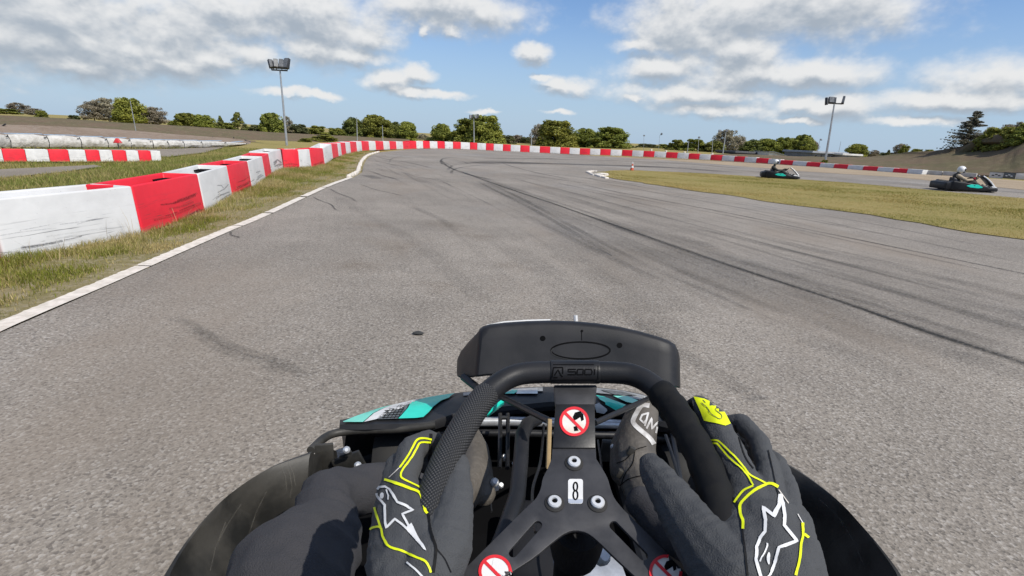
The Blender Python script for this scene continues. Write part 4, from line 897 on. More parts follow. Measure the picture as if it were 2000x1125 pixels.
# ------------------------------------------------------------------ the two other karts and their drivers (x forward, y to the left)
def rr_ring(x, y0, y1, z0, z1, r=.04, n=3):                # rounded rectangle across the kart
    out = []
    for cx_, cz_, a0 in ((y1-r, z1-r, 0), (y0+r, z1-r, 90), (y0+r, z0+r, 180), (y1-r, z0+r, 270)):
        for k in range(n+1):
            a = R(a0+90*k/n); out.append(Vector((x, cx_+r*math.cos(a), cz_+r*math.sin(a))))
    return out
def local(o, root): o.parent = root; return o
def far_kart(label, loc, rz, k, tilt=(0, 0)):
    root = empty('racing_kart', (0, 0, 0), label, 'go-kart', 'rental karts on the far straight')
    L = lambda mb, n, m, b=0.: local(mb.build(n, m, None, b), root)
    for s in (-1, 1):
        mb = MB(); mb.loft([rr_ring(x, *sorted((s*a, s*b)), z0, z1, .045) for x, a, b, z0, z1 in ((-.86, .34, .52, .06, .33), (-.74, .36, .64, .05, .40), (-.4, .42, .68, .05, .37), (-.05, .46, .69, .05, .31), (.3, .46, .67, .05, .26), (.50, .46, .60, .07, .20))])
        p = L(mb, 'side_pod', BLK)
        mb = MB(); mb.loft([[Vector((x, s*.692, z)), Vector((x, s*.688, z+h)), Vector((x, s*.60, z+h+.012)), Vector((x, s*.60, z))] for x, z, h in ((-.32, .23, .01), (-.18, .18, .12), (.08, .16, .125), (.22, .18, .03))]); o = mb.build('teal_sticker', TEAL); o.parent = p
    mb = MB(); mb.loft([rr_ring(x, -w, w, z0, z1, .05) for x, w, z0, z1 in ((-1.0, .52, .10, .27), (-.96, .60, .06, .33), (-.82, .62, .06, .35), (-.78, .55, .10, .30))]); L(mb, 'rear_bumper', BLK)
    mb = MB(); mb.loft([rr_ring(x, -w, w, z0, z1, .04) for x, w, z0, z1 in ((.50, .58, .05, .17), (.66, .60, .04, .19), (.82, .54, .04, .18), (.94, .36, .05, .14), (.99, .2, .06, .11))]); L(mb, 'nose_bumper', BLK)
    mb = MB(); mb.loft([rr_ring(x, -w, w, z0, z1, .012) for x, w, z0, z1 in ((.56, .54, .175, .225), (.70, .54, .19, .235), (.82, .46, .18, .215), (.92, .30, .145, .175))]); L(mb, 'nose_fairing', WVIN)
    mb = MB(); mb.loft([[Vector((x-.03, -w, z)), Vector((x-.03, w, z)), Vector((x, w*.97, z+.02)), Vector((x, -w*.97, z+.02))] for x, z, w in ((.90, .19, .20), (.74, .36, .19), (.58, .50, .17), (.46, .58, .14))]); f = L(mb, 'front_panel', BLK, .008)
    for s in (-1, 1):
        mb = MB(); mb.tube([(.90, s*.2, .21), (.75, s*.195, .375), (.59, s*.175, .515), (.46, s*.14, .605)], .022, 6); o = mb.build('white_edge', WVIN); o.parent = f
    mb = MB(); mb.box((0, 0, .06), (1.5, .62, .03)); L(mb, 'floor_tray', BLKM, .008)
    mb = MB(); mb.loft([rr_ring(x, -w, w, z0, z1, .05) for x, w, z0, z1 in ((.05, .17, .10, .17), (-.15, .2, .09, .22), (-.32, .2, .10, .34), (-.46, .19, .2, .50), (-.52, .17, .34, .52))]); L(mb, 'seat', PLATE)
    mb = MB(); mb.box((-.62, -.38, .22), (.3, .26, .26)); L(mb, 'engine', BLKS, .03)
    for x, y, r, w in ((.56, .48, .125, .12), (.56, -.48, .125, .12), (-.6, .48, .14, .17), (-.6, -.48, .14, .17)):
        mb = MB(); mb.lathe([(r*.55, -w/2), (r*.9, -w/2), (r, -w*.35), (r, w*.35), (r*.9, w/2), (r*.55, w/2)], (x, y, r), (0, 1, 0), 18); wh = L(mb, 'wheel', RUB)
        mb = MB(); mb.lathe([(r*.54, -w*.42), (r*.3, -w*.2), (r*.3, w*.2), (r*.54, w*.42)], (x, y, r), (0, 1, 0), 14); o = mb.build('rim', STEEL); o.parent = wh
    c = Vector((.26, 0, .47)); ax = Vector((-.65, 0, .76)); e2 = Vector((.76, 0, .65)); mb = MB()
    mb.tube([c+e2*.145*math.cos(a)+Vector((0, .145*math.sin(a), 0)) for a in [6.283*q/18 for q in range(18)]], .015, 7, True); sw = L(mb, 'steering_wheel', RUB)
    mb = MB(); mb.tube([c, c-ax*.4], .014, 6); o = mb.build('steering_column', BLKM); o.parent = sw
    root.location = loc; root.rotation_euler = (tilt[0], tilt[1], rz); root.scale = (k, k, k); return root
def far_driver(label, loc, rz, k, suit, head, arms, spot=None):
    root = empty('person', (0, 0, 0), label, 'person', 'drivers in the far karts')
    ch = [[((-.26, 0, .24), .13), ((-.36, 0, .42), .135), ((-.40, 0, .56), .115), ((-.38, 0, .64), .06), (head, .07)]]
    for s in (-1, 1):
        ch += [[((-.40, s*.13, .57), .075), ((-.16, s*.25, .42), .052), ((.10, s*.20, .45), .042), ((.20, s*.145, .50), .045)],
               [((-.22, s*.1, .2), .10), ((.14, s*.19, .36), .075), ((.50, s*.17, .17), .05), ((.60, s*.15, .16), .05)]]
    body = link('body', remesh(ch, .018, 3), suit); local(body, root)
    for s in (-1, 1):
        g_ = link('glove', remesh([[((.14, s*.17, .475), .047), ((.20, s*.145, .505), .05)], [((.21, s*.14, .50), .03), ((.25, s*.13, .53), .024)]], .012, 2), PALM); local(g_, root)
        b_ = link('boot', remesh([[((.52, s*.165, .17), .058), ((.60, s*.15, .16), .055), ((.66, s*.15, .25), .045)]], .014, 2), BOOT); local(b_, root)
        if arms:
            a_ = link('sleeve', remesh([[((-.40, s*.132, .57), .081), ((-.16, s*.25, .42), .058), ((.06, s*.207, .447), .049)]], .014, 2), arms); local(a_, root)
    hx, hy, hz = head; h = Vector((hx+.02, 0, hz+.07))
    mb = MB(); mb.lathe([(.145*math.sin(math.pi*i/12), -.145*math.cos(math.pi*i/12)) for i in range(1, 12)], h, (.25, 0, 1), 18)
    hel = local(mb.build('helmet', HELM), root)
    mb = MB(); ring = []
    for i in range(9):
        a = R(-75+150*i/8); ring.append([h+Vector((.151*math.cos(a)*math.cos(R(e)), .151*math.sin(a)*math.cos(R(e)), .151*math.sin(R(e)))) for e in (-18, -5, 8, 20)])
    mb.loft(ring, closed=False); o = mb.build('visor', VISOR); o.parent = hel
    mb = MB(); mb.loft([[h+Vector((.158*math.cos(a)*math.cos(R(e)), .158*math.sin(a)*math.cos(R(e)), .158*math.sin(R(e)))) for e in (-52, -40, -26)] for a in [R(-80+160*i/8) for i in range(9)]], closed=False); o = mb.build('chin_bar', DARKM); o.parent = hel
    if spot:
        mb = MB(); mb.lathe([(.02, -.03), (.05, 0), (.02, .04)], (.13, -.21, .50), (1, .3, .2), 10); o = mb.build('red_cuff', REDV); o.parent = root
    root.location = loc; root.rotation_euler = (0, 0, rz); root.scale = (k, k, k); return root
TANC = mat('tan sleeve cloth', (.42, .34, .24), (.34, .27, .18), .85, 8.); SUITD = mat('dark racing suit', (.045, .043, .036), (.03, .03, .026), .8, 6.); SUITW = mat('white racing jacket', (.66, .64, .60), (.5, .48, .45), .8, 6.); SKIN = mat('bare forearm skin', (.50, .30, .20), (.44, .26, .17), .6, 10.)
for (a, b, label, dl, suit, head, arms, spot) in ((gnd(1484, 346.5), gnd(1562, 350.5), 'black racing kart with pale nose on the far straight, nearer the middle', 'person in a dark suit and white helmet driving the kart nearer the middle', SUITD, (-.33, 0, .80), None, None),
                                            (gnd(1827, 370.5), gnd(1939, 375), 'black racing kart with white edged front panel at the right edge', 'person in a pale jacket and white helmet driving the kart at the right edge', SUITD, (-.30, 0, .74), TANC, True)):
    d = b-a; rz = math.atan2(d.y, d.x); k = d.length/2.0; c = (a+b)/2
    far_kart(label, c, rz, k, (0, -math.atan2(d.z, d.xy.length))); far_driver(dl, c, rz, k, suit, head, arms, spot)

# ------------------------------------------------------------------ the kart we sit in
KC = Vector((.10, .55, 0))
kart = empty('racing_kart', KC, 'black racing kart with teal nose panels in the foreground, seen from its seat', 'go-kart')
def part(mb, n, m, p=None, b=0., smooth=True, seg=2): return mb.build(n, m, p or kart, b, smooth, seg)
PI[kart.name] = Matrix.Translation(-KC)
D0 = .72
def cw(x, y, d): return Vector(CP+rt*x+up*y+fw*d)
def W(x, s, n=0.): d = D0-.84*s-.54*n; return cw(.12008*d+x, -.1166-.54*s+.84*n, d)
def dW(py, n):
    ry = -(py-CY)/F; s = (-.1166+.84*n-ry*(D0-.54*n))/(.54-.84*ry); return D0-.84*s-.54*n
WN = Vector(up*.84+fw*-.54).normalized()
def onW(px, py, n): return at(px, py, dW(py, n))
rim2 = [(0, 0), (.06, .001), (.088, .010), (.109, .032), (.124, .062), (.136, .10), (.147, .15), (.151, .2), (.145, .25), (.122, .30), (.07, .335)]
rimp = [(x, s) for x, s in rim2]+[(0, .345)]+[(-x, s) for x, s in rim2[::-1][:-1]]
def closed_curve(P, n):
    P = [Vector((x, s, 0)) for x, s in P]; k = len(P); out = []
    for i in range(n):
        u = i/n*k; a = int(u); t = u-a; p0, p1, p2, p3 = P[a-1], P[a], P[(a+1) % k], P[(a+2) % k]
        out.append(.5*((2*p1)+(p2-p0)*t+(2*p0-5*p1+4*p2-p3)*t*t+(3*p1-p0-3*p2+p3)*t**3))
    return out
RC = closed_curve(rimp, 120)
mb = MB(); mb.tube([W(p.x, p.y) for p in RC], .0152, 18, True)
rim = part(mb, 'steering_wheel', BLK); wheel = rim; rim['label'] = 'black rubber steering wheel with grey three-armed plate'
PI[rim.name] = Matrix.Translation(-KC).copy()
def wsub(mb, n, m, b=0., smooth=True):
    o = mb.build(n, m, None, b, smooth); o.parent = rim; o.matrix_parent_inverse = Matrix.Translation(-KC); rim_fix.append(o); return o
rim_fix = []
# rim sits in kart space already; its children share that space
def sub(o): o.parent = rim; o.matrix_parent_inverse = (Matrix.Translation(KC)@rim.matrix_parent_inverse@rim.matrix_basis).inverted(); return o
# knurled grips left and right
def gripmesh(sgn):
    pts = [W(p.x, p.y) for p in RC if sgn*p.x > .113 and p.y < .27 and p.y > .04]
    if sgn > 0: pass
    seg = 24; mb = MB(); mb.tube(pts, [.0158]+[.0172]*(len(pts)-2)+[.0158], seg)
    o = mb.build('grip', GRIP); me = o.data; uv = me.uv_layers.new(name='UVMap'); L = [0.]
    for a, b in zip(pts[:-1], pts[1:]): L.append(L[-1]+(b-a).length)
    for poly in me.polygons:
        for li in poly.loop_indices:
            vi = me.loops[li].vertex_index; i, k = divmod(vi, seg); ks = [me.loops[q].vertex_index % seg for q in poly.loop_indices]
            kk = k+seg if (k == 0 and max(ks) > seg/2) else k
            uv.data[li].uv = (kk/seg*6.283*12, L[min(i, len(L)-1)]/.0172*12)
    return sub(o)
gl_ = gripmesh(-1)
mb = MB(); wp = [W(p.x, p.y) for p in RC if p.x > .108 and .031 < p.y < .26]; mb.tube(wp, [.0165]+[.0186+.0008*math.sin(i*1.7) for i in range(len(wp)-2)]+[.017], 20); wrap = mb.build('palm_wrap', PALM)
# logo sleeve on the top of the rim
mb = MB(); sl_p = [W(x, .0, .0006) for x in np.linspace(-.0335, .0335, 8)]; mb.tube(sl_p, .0162, 20); sleeve = sub(mb.build('logo_sleeve', BLK, None, .0006)); tree_s = bvh(sleeve.data)
emb = [[(1078,737),(1081,718),(1099,718),(1099,730)],[(1083,733),(1090,722),(1095,732),(1099,736)],[(1081,737),(1089,737)]]
let = [[(1125,721.5),(1110,721.5),(1109.5,726),(1124.5,726),(1124,731.5),(1108.5,731.5)], [(1128,721.5),(1139,721.5),(1138.5,731.5),(1127,731.5),(1128,721.5)], [(1142.5,721.5),(1155,721.5),(1156.5,726),(1155,731.5),(1142,731.5),(1142.5,721.5)], [(1161.5,721),(1161,732)]]
sub(stroke('logo_emblem', tree_s, emb, 2.4, HOLE, None, .0005)); sub(stroke('logo_lettering', tree_s, let, 2.5, HOLE, None, .0005))
sub(stroke('sleeve_seam', tree_s, [[(1078,742),(1166,742)],[(1080,712.5),(1160,712.5)],[(1168,714),(1168,742)]], 1.3, HOLE, None, .0005))

def slab(name, outer, dfun, thick, m, holes=(), bevel=.0012, parent=None):
    """flat plate cut to an outline, with real thickness along the wheel normal"""
    bm = bmesh.new(); es = []
    for loop in [outer]+list(holes):
        vs = [bm.verts.new(at(x, y, dfun(x, y))) for x, y in loop]; es += [bm.edges.new((vs[i-1], vs[i])) for i in range(len(vs))]
    bmesh.ops.triangle_fill(bm, edges=es, use_beauty=True, use_dissolve=False)
    bmesh.ops.recalc_face_normals(bm, faces=bm.faces)
    if sum((f.normal.dot(WN)*f.calc_area() for f in bm.faces)) < 0: bmesh.ops.reverse_faces(bm, faces=bm.faces)
    ext = bmesh.ops.extrude_face_region(bm, geom=bm.faces[:]); mv = [e for e in ext['geom'] if isinstance(e, bmesh.types.BMVert)]
    for v in mv: v.co += WN*thick
    bmesh.ops.recalc_face_normals(bm, faces=bm.faces)
    es = [e for e in bm.edges if len(e.link_faces) == 2 and e.calc_face_angle(0) > .9]
    bmesh.ops.bevel(bm, geom=es, offset=bevel, segments=2, affect='EDGES', profile=.5, clamp_overlap=True)
    me = bpy.data.meshes.new(name); bm.to_mesh(me); bm.free(); me.shade_smooth(); me.set_sharp_from_angle(angle=R(30))
    return link(name, me, m)
def slot(x0, y0, x1, y1, w):
    a = math.atan2(y1-y0, x1-x0); out = []
    for k in range(9): t = a+math.pi/2+math.pi*k/8; out.append((x0+w*math.cos(t), y0+w*math.sin(t)))
    for k in range(9): t = a-math.pi/2+math.pi*k/8; out.append((x1+w*math.cos(t), y1+w*math.sin(t)))
    return out
def sm2(pl, n): return [(p.x, p.y) for p in curve([(x, y, 0) for x, y in pl], n)]
nP = -.034
outl = [(1079,878)]+sm2([(1077,900),(1070,918),(1060,938),(1056,958),(1046,978),(1030,993)], 14)+[(975,1048),(900,1123),(852,1175),(905,1215)]+sm2([(985,1130),(1040,1095),(1080,1062),(1104,1045),(1124,1040),(1146,1045),(1166,1060),(1200,1093),(1250,1140)], 18)+[(1335,1215),(1388,1172),(1330,1115),(1270,1052)]+sm2([(1216,998),(1200,978),(1192,958),(1186,938),(1174,916),(1164,900)], 14)+[(1163,878)]
plate = sub(slab('spoke_plate', outl, lambda x, y: dW(y, nP-.004), .004, PLATE, [slot(1050,1030,1002,1084,8.5), slot(1198,1030,1256,1090,8.5)]))
dA, dB = dW(878, nP), .695
def dU(x, y): t = (878-y)/(878-792); return dA+(dB-dA)*t
upo = sub(slab('upper_spoke', [(1079,877.5),(1085,792),(1161,792),(1163,877.5)], lambda x, y: dU(x, y)+.001, .003, BLKM))
mb = MB(); fr = [(1081,752),(1166,752),(1162,797),(1084,797)]; dd = [.722, .722, .690, .690]
mb.add([at(x, y, d) for (x, y), d in zip(fr, dd)]+[at(x, y, d+.03) for (x, y), d in zip(fr, dd)], [(0, 1, 2, 3), (7, 6, 5, 4), (0, 4, 5, 1), (1, 5, 6, 2), (2, 6, 7, 3), (3, 7, 4, 0)]); sub(mb.build('rim_bracket', PLATE, None, .0025))
for (x, y) in ((1121,905),(1083,983),(1167,984)):
    c = onW(x, y, nP); mb = MB(); mb.lathe([(.0112, -.001), (.0112, .001), (.0095, .0022)], c, WN, 24); w_ = sub(mb.build('washer', RUB))
    mb = MB(); mb.lathe([(.0078, .0018), (.0078, .0042), (.0066, .0056), (.0034, .0058), (.0030, .0034)], c, WN, 24); sub(mb.build('bolt', STEEL, None))
    mb = MB(); mb.lathe([(.0030, .0040), (.0028, .0046)], c, WN, 6); sub(mb.build('bolt_socket', HOLE, None))
ptree = bvh(plate.data); utree = bvh(upo.data)
def rrect(x0, y0, x1, y1, r, n=5):
    out = []
    for cx_, cy_, a0 in ((x1-r, y1-r, 0), (x0+r, y1-r, 90), (x0+r, y0+r, 180), (x1-r, y0+r, 270)):
        out += [(cx_+r*math.cos(R(a0+90*k/n)), cy_+r*math.sin(R(a0+90*k/n))) for k in range(n+1)]
    return out
sub(decal('number_label', ptree, rrect(1109.5, 936, 1138.5, 984.5, 5), WVIN, None, .0006, 20))
sub(decal('label_grey_strip', ptree, [(1110,975),(1138,976),(1138,982),(1135,984),(1113,984),(1110,981)], mat('grey label edge', (.42, .46, .54), None, .5), None, .0009, 20))  # grey-blue strip along the lower edge of the label
def ell(cx_, cy_, rx, ry, n=20, a0=0.): return [(cx_+rx*math.cos(a0+6.2832*k/n), cy_+ry*math.sin(a0+6.2832*k/n)) for k in range(n)]
def ring(pl): return pl+[pl[0]]
sub(stroke('number_lettering', ptree, [ring(ell(1124, 951.5, 3.9, 8.3, 22)), ring(ell(1124, 968, 4.4, 8.8, 22))], 2.9, HOLE, None, .0012))
def nosign(tr, cx_, cy_, r, tone, slash, torn=False):
    sub(decal('sticker_base', tr, ell(cx_, cy_, r*.93, r*.93, 28), tone, None, .0006, 12))
    if torn: sub(decal('torn_patch', tr, [(cx_-r*.1, cy_-r*.75), (cx_+r*.3, cy_-r*.5), (cx_+r*.8, cy_-r*.35), (cx_+r*.98, cy_+r*.1), (cx_+r*.7, cy_+r*.35), (cx_+r*.2, cy_+r*.1), (cx_-r*.2, cy_-r*.3)], WVIN, None, .0010, 12))
    else:
        sub(decal('sticker_figure', tr, [(cx_-r*.1, cy_-r*.32), (cx_+r*.05, cy_-r*.62), (cx_+r*.4, cy_-r*.72), (cx_+r*.62, cy_-r*.5), (cx_+r*.66, cy_-r*.12), (cx_+r*.48, cy_-r*.02), (cx_+r*.42, cy_-r*.3), (cx_+r*.2, cy_-r*.42), (cx_+r*.1, cy_-r*.1), (cx_-r*.02, cy_-r*.05)], HOLE, None, .0009, 12))
        sub(decal('sticker_figure', tr, [(cx_-r*.05, cy_+r*.35), (cx_+r*.15, cy_+r*.30), (cx_+r*.30, cy_+r*.62), (cx_, cy_+r*.66)], HOLE, None, .0009, 12))
    rg = ell(cx_, cy_, r*.92, r*.92, 36)
    sub(stroke('sticker_ring', tr, [rg[:27]+[] if torn and False else ring(rg)], r*.19, REDV, None, .0013)); sub(stroke('sticker_slash', tr, [[(cx_-r*.66, cy_-r*.62), (cx_+r*.62, cy_+r*.66)]] , r*.2, REDV, None, .0012))
nosign(utree, 1121.5, 824, 28.5, BEIGE, 0); nosign(ptree, 967, 1117, 32, WVIN, 0, True); nosign(ptree, 1300, 1117, 32, BEIGE, 0)

# steering column, hub boss and what lies under the wheel
cdir = (Vector((0, .80, -.60))).normalized(); hc = onW(1122, 950, nP-.006)
mb = MB(); mb.tube([hc, hc-WN*.03, hc-WN*.035, hc-WN*.34], [.034, .034, .017, .017], 14); part(mb, 'steering_column', BLKM)
mb = MB(); mb.lathe([(.012, 0), (.03, .004), (.034, .03), (.03, .06), (.012, .065)], at(1122, 1085, .68), WN, 18); part(mb, 'column_cup', BLK)
mb = MB(); mb.tube([at(1050,818,1.45), at(1030,828,1.35), at(1020,850,1.25), at(1017,900,1.15), at(1010,970,1.05), at(985,1045,.95), at(955,1120,.9)], .0175, 12); part(mb, 'rubber_hose', BLK)
mb = MB(); mb.box(at(1072,866,.93), (.007, .02, .085), Matrix.Rotation(R(-28), 3, 'X')); part(mb, 'tan_strap', TAN, None, .001)
for a, b, r in ((at(1162,826,1.15), at(1276,774,1.42), .0065), (at(972,772,1.42), at(1072,822,1.15), .008), (at(905,736,1.50), at(946,768,1.42), .011)):
    mb = MB(); mb.tube([a, b], r, 8); part(mb, 'support_rod', BLKM)
for px in (977, 992):
    mb = MB(); mb.tube([at(px,808,1.5), at(px,850,1.45), at(px-1,915,1.32)], .006, 6); part(mb, 'pedal_arm', BLKM)
mb = MB(); mb.tube([at(977,816,1.49), at(992,816,1.49)], .006, 6); part(mb, 'pedal_bar', BLKM)
for x, y, d, r in ((985,893,1.38,.008),(1005,905,1.3,.006),(966,942,1.25,.010),(978,948,1.25,.007),(1165,908,1.2,.005),(1197,872,1.3,.006),(1092,1066,.8,.01),(1176,1088,.78,.012)):
    mb = MB(); mb.lathe([(r*.3, -r), (r, -r*.6), (r, r*.4), (r*.6, r)], at(x, y, d), (.2, -.6, .8), 10); part(mb, 'bolt', STEEL)
mb = MB(); mb.tube([at(800,824,1.56), at(1000,823,1.60), at(1200,828,1.62), at(1330,836,1.62)], .0150, 12); part(mb, 'front_axle_tube', CHROME)
mb = MB(); mb.tube([at(800,846,1.56), at(1000,846,1.58), at(1200,850,1.60), at(1330,858,1.60)], .012, 10); part(mb, 'cross_tube', BLKM)
for pts, r in (([(1062,830,1.4),(1056,900,1.25),(1040,960,1.15),(1046,1040,1.0)], .0035), ([(1168,860,1.4),(1176,930,1.25),(1168,1010,1.1),(1190,1080,1.0)], .003), ([(930,860,1.5),(952,920,1.4),(960,1000,1.25)], .003), ([(1300,850,1.5),(1318,905,1.4),(1330,945,1.3)], .005), ([(860,850,1.5),(884,870,1.45),(905,868,1.42)], .004)):
    mb = MB(); mb.tube(curve([at(*p) for p in pts], 20), r, 6); part(mb, 'cable', BLKM)
mb = MB(); mb.box(at(1150,1112,.98), (.13, .05, .012), Matrix.Rotation(.1, 3, 'Z')); part(mb, 'alloy_plate', CHROME, None, .003)
mb = MB(); mb.box(at(962,950,1.27), (.022, .03, .012), Matrix.Rotation(.5, 3, 'Z')); part(mb, 'clamp', STEEL, None, .003)
mb = MB(); mb.box(at(1185,880,1.42), (.03, .02, .06)); part(mb, 'bracket', BLKS, None, .003)
mb = MB(); mb.tube([at(1312,846,1.56), at(1322,900,1.42), at(1330,950,1.3)], .008, 8); part(mb, 'throttle_rod', BLKM)
# floor tray and chassis rails
mb = MB(); fl = [(-.50, 1.50), (-.42, 1.78), (.62, 1.78), (.60, 1.52), (.41, 1.42), (.41, 1.16), (.56, 1.06), (.56, -.55), (-.36, -.55), (-.38, 1.0), (-.50, 1.15)]
mb.add([(x, y, .045) for x, y in fl]+[(x, y, .06) for x, y in fl], [tuple(range(11))[::-1], tuple(range(11, 22))]+[(i, (i+1) % 11, 11+(i+1) % 11, 11+i) for i in range(11)]); part(mb, 'floor_tray', HOLE, None, 0, False)
for x in (-.17, .36):
    mb = MB(); mb.tube([(x, -.6, .09), (x, .5, .09), (x*1.0, 1.2, .09), (x, 1.75, .10)], .016, 8); part(mb, 'chassis_rail', BLKM)
mb = MB(); mb.box((.10, 1.60, .12), (.62, .02, .14)); part(mb, 'nose_bulkhead', HOLE)
mb = MB(); mb.box((.105, .95, .12), (.16, .5, .10)); part(mb, 'fuel_tank', BLK, None, .03)
for x in (-.34, .54):
    mb = MB(); r = .11; wd = .11; mb.lathe([(r*.5, -wd/2), (r*.9, -wd/2), (r, -wd*.3), (r, wd*.3), (r*.9, wd/2), (r*.5, wd/2)], (x, 1.40, r), (1, .12, 0), 22); wh = part(mb, 'front_wheel', RUB)
for x in (-.52, .72):
    mb = MB(); r = .14; wd = .18; mb.lathe([(r*.5, -wd/2), (r*.9, -wd/2), (r, -wd*.3), (r, wd*.3), (r*.9, wd/2), (r*.5, wd/2)], (x, -.5, r), (1, 0, 0), 22); part(mb, 'rear_wheel', RUB)
# seat shell behind the driver
mb = MB(); mb.loft([[Vector((.1+sx*w, y, z)) for sx, w, z in ((-1, w0, zt), (-1, w0*.85, zb+.06), (-.5, w0*.9, zb), (.5, w0*.9, zb), (1, w0*.85, zb+.06), (1, w0, zt), (1, w0*.95, zt), (1, w0*.8, zb+.08), (.5, w0*.85, zb+.02), (-.5, w0*.85, zb+.02), (-1, w0*.8, zb+.08), (-1, w0*.95, zt))] for y, w0, zb, zt in ((.25, .17, .10, .22), (.05, .20, .09, .32), (-.2, .21, .10, .42), (-.36, .21, .30, .55), (-.44, .20, .5, .62))]); part(mb, 'seat', BLK)
# left spindle brackets
mb = MB(); mb.box(at(634,892,1.33), (.045, .01, .075), Matrix.Rotation(.25, 3, 'Z')); part(mb, 'bracket', BLKS, None, .003)
mb = MB(); mb.box(at(682,905,1.33), (.075, .012, .05), Matrix.Rotation(.1, 3, 'Z')@Matrix.Rotation(-.4, 3, 'Y')); part(mb, 'bracket', BLKS, None, .003)
for x, y, r in ((677,879,.009),(699,909,.009)):
    mb = MB(); mb.lathe([(r*.4, -r), (r, -r*.5), (r, r*.5), (r*.5, r)], at(x, y, 1.29), (.2, -.7, .6), 10); part(mb, 'bolt', CHROME)
    mb = MB(); mb.box(at(x-2, y+9, 1.30), (.035, .008, .008), Matrix.Rotation(-.5, 3, 'Y')); part(mb, 'clip', BLKS, None, .002)

# front panel (number panel) in front of the wheel
cols_ = [(893,702,892,724,1.66),(900,686,893,735,1.63),(915,668,899,738,1.58),(934,648,925,737,1.475),(937,642,929,736,1.455),(944,637,934,736,1.448),(958,633,950,734,1.45),(985,630,980,733,1.455),(1030,627,1030,734,1.46),(1075,626,1075,736,1.46),(1120,627,1120,739,1.46),(1165,631,1165,742,1.46),(1210,638,1210,746,1.455),(1250,647,1250,750,1.45),(1285,657,1285,753,1.445),(1305,664,1306,755,1.445),(1318,672,1320,757,1.45),(1325,686,1327,758,1.47),(1328,700,1329,757,1.56)]
rows = []
for (xt, yt, xb, yb, d) in cols_:
    f = lambda t: (xb+(xt-xb)*t, yb+(yt-yb)*t)
    rows.append([at(*f(0), d+.02), at(*f(.04), d-.028), at(*f(.35), d-.018), at(*f(.7), d-.005), at(*f(.90), d), at(*f(.955), d+.006), at(*f(.985), d+.016), at(*f(1.0), d+.032), at(*f(.998), d+.055), at(*f(.96), d+.075), at(*f(.1), d+.11)])
mb = MB(); mb.loft(rows); panel = part(mb, 'front_panel', BLK); ft = bvh(panel.data)
pst = lambda o: psub(o)
def psub(o): o.parent = panel; o.matrix_parent_inverse = (Matrix.Translation(KC)@panel.matrix_parent_inverse@panel.matrix_basis).inverted(); return o
psub(stroke('oval_groove', ft, [ring(ell(1134, 684.5, 57.5, 16.5, 44))], 3.2, HOLE, None, .0006)); psub(stroke('oval_ridge', ft, [ell(1134, 686.8, 57.5, 16.5, 44)[14:26]], 1.6, BLKS, None, .0012))
for x, y, r in ((1060,661,5.5),(1210,674.5,5.5),(1136.5,646.5,2.6)): psub(decal('hole', ft, ell(x, y, r, r*.95, 14), HOLE, None, .0008, 20))
psub(stroke('moulding_line', ft, [[(1136,648),(1136,665)]], 1.4, HOLE, None, .0006))
mb = MB(); mb.tube([at(1125,632,1.53), at(1124,616,1.53)], .006, 8); part(mb, 'white_pin', WVIN)
mb = MB(); mb.tube([at(952,636,1.535), at(985,629.5,1.54), at(1030,626.5,1.545), at(1075,625.3,1.545)], .0035, 6); psub(mb.build('sticker_edge', WVIN))

# nose fairing under the panel
SILV = mat('silver printed nose', (.34, .35, .35), (.20, .205, .21), .4, 30.)
fc = [(664,826,829),(672,823,829),(690,815,829),(715,806,829),(745,796,828),(775,789,828),(805,782,827),(835,776,824),(865,771,815),(895,767,806),(930,763,800),(970,760,795),(1020,757,790),(1070,755,785),(1122,755,783),(1170,757,787),(1215,762,797),(1255,770,812),(1290,782,823),(1312,792,828),(1345,806,833),(1385,824,840),(1402,834,842)]
rows = []
for x, yt, yb in fc:
    b = gnd0(x, yb, .30); t = gnd0(x, yt, .235); mid = b.lerp(t, .5)+Vector((0, 0, .012))
    rows.append([b+Vector((0, -.004, -.03)), b+Vector((0, -.008, -.012)), b, mid, t, t+Vector((0, .03, -.015)), t+Vector((0, .045, -.06)), t+Vector((0, .03, -.15)), t+Vector((0, .0, -.155)), b+Vector((0, .05, -.05))])
mb = MB(); mb.loft(rows); fairing = part(mb, 'nose_fairing', BLK); nt_ = bvh(fairing.data)
def fsub(o): o.parent = fairing; o.matrix_parent_inverse = (Matrix.Translation(KC)@fairing.matrix_parent_inverse@fairing.matrix_basis).inverted(); return o
ytop = lambda x: float(np.interp(x, [q[0] for q in fc], [q[1] for q in fc]))+3.2
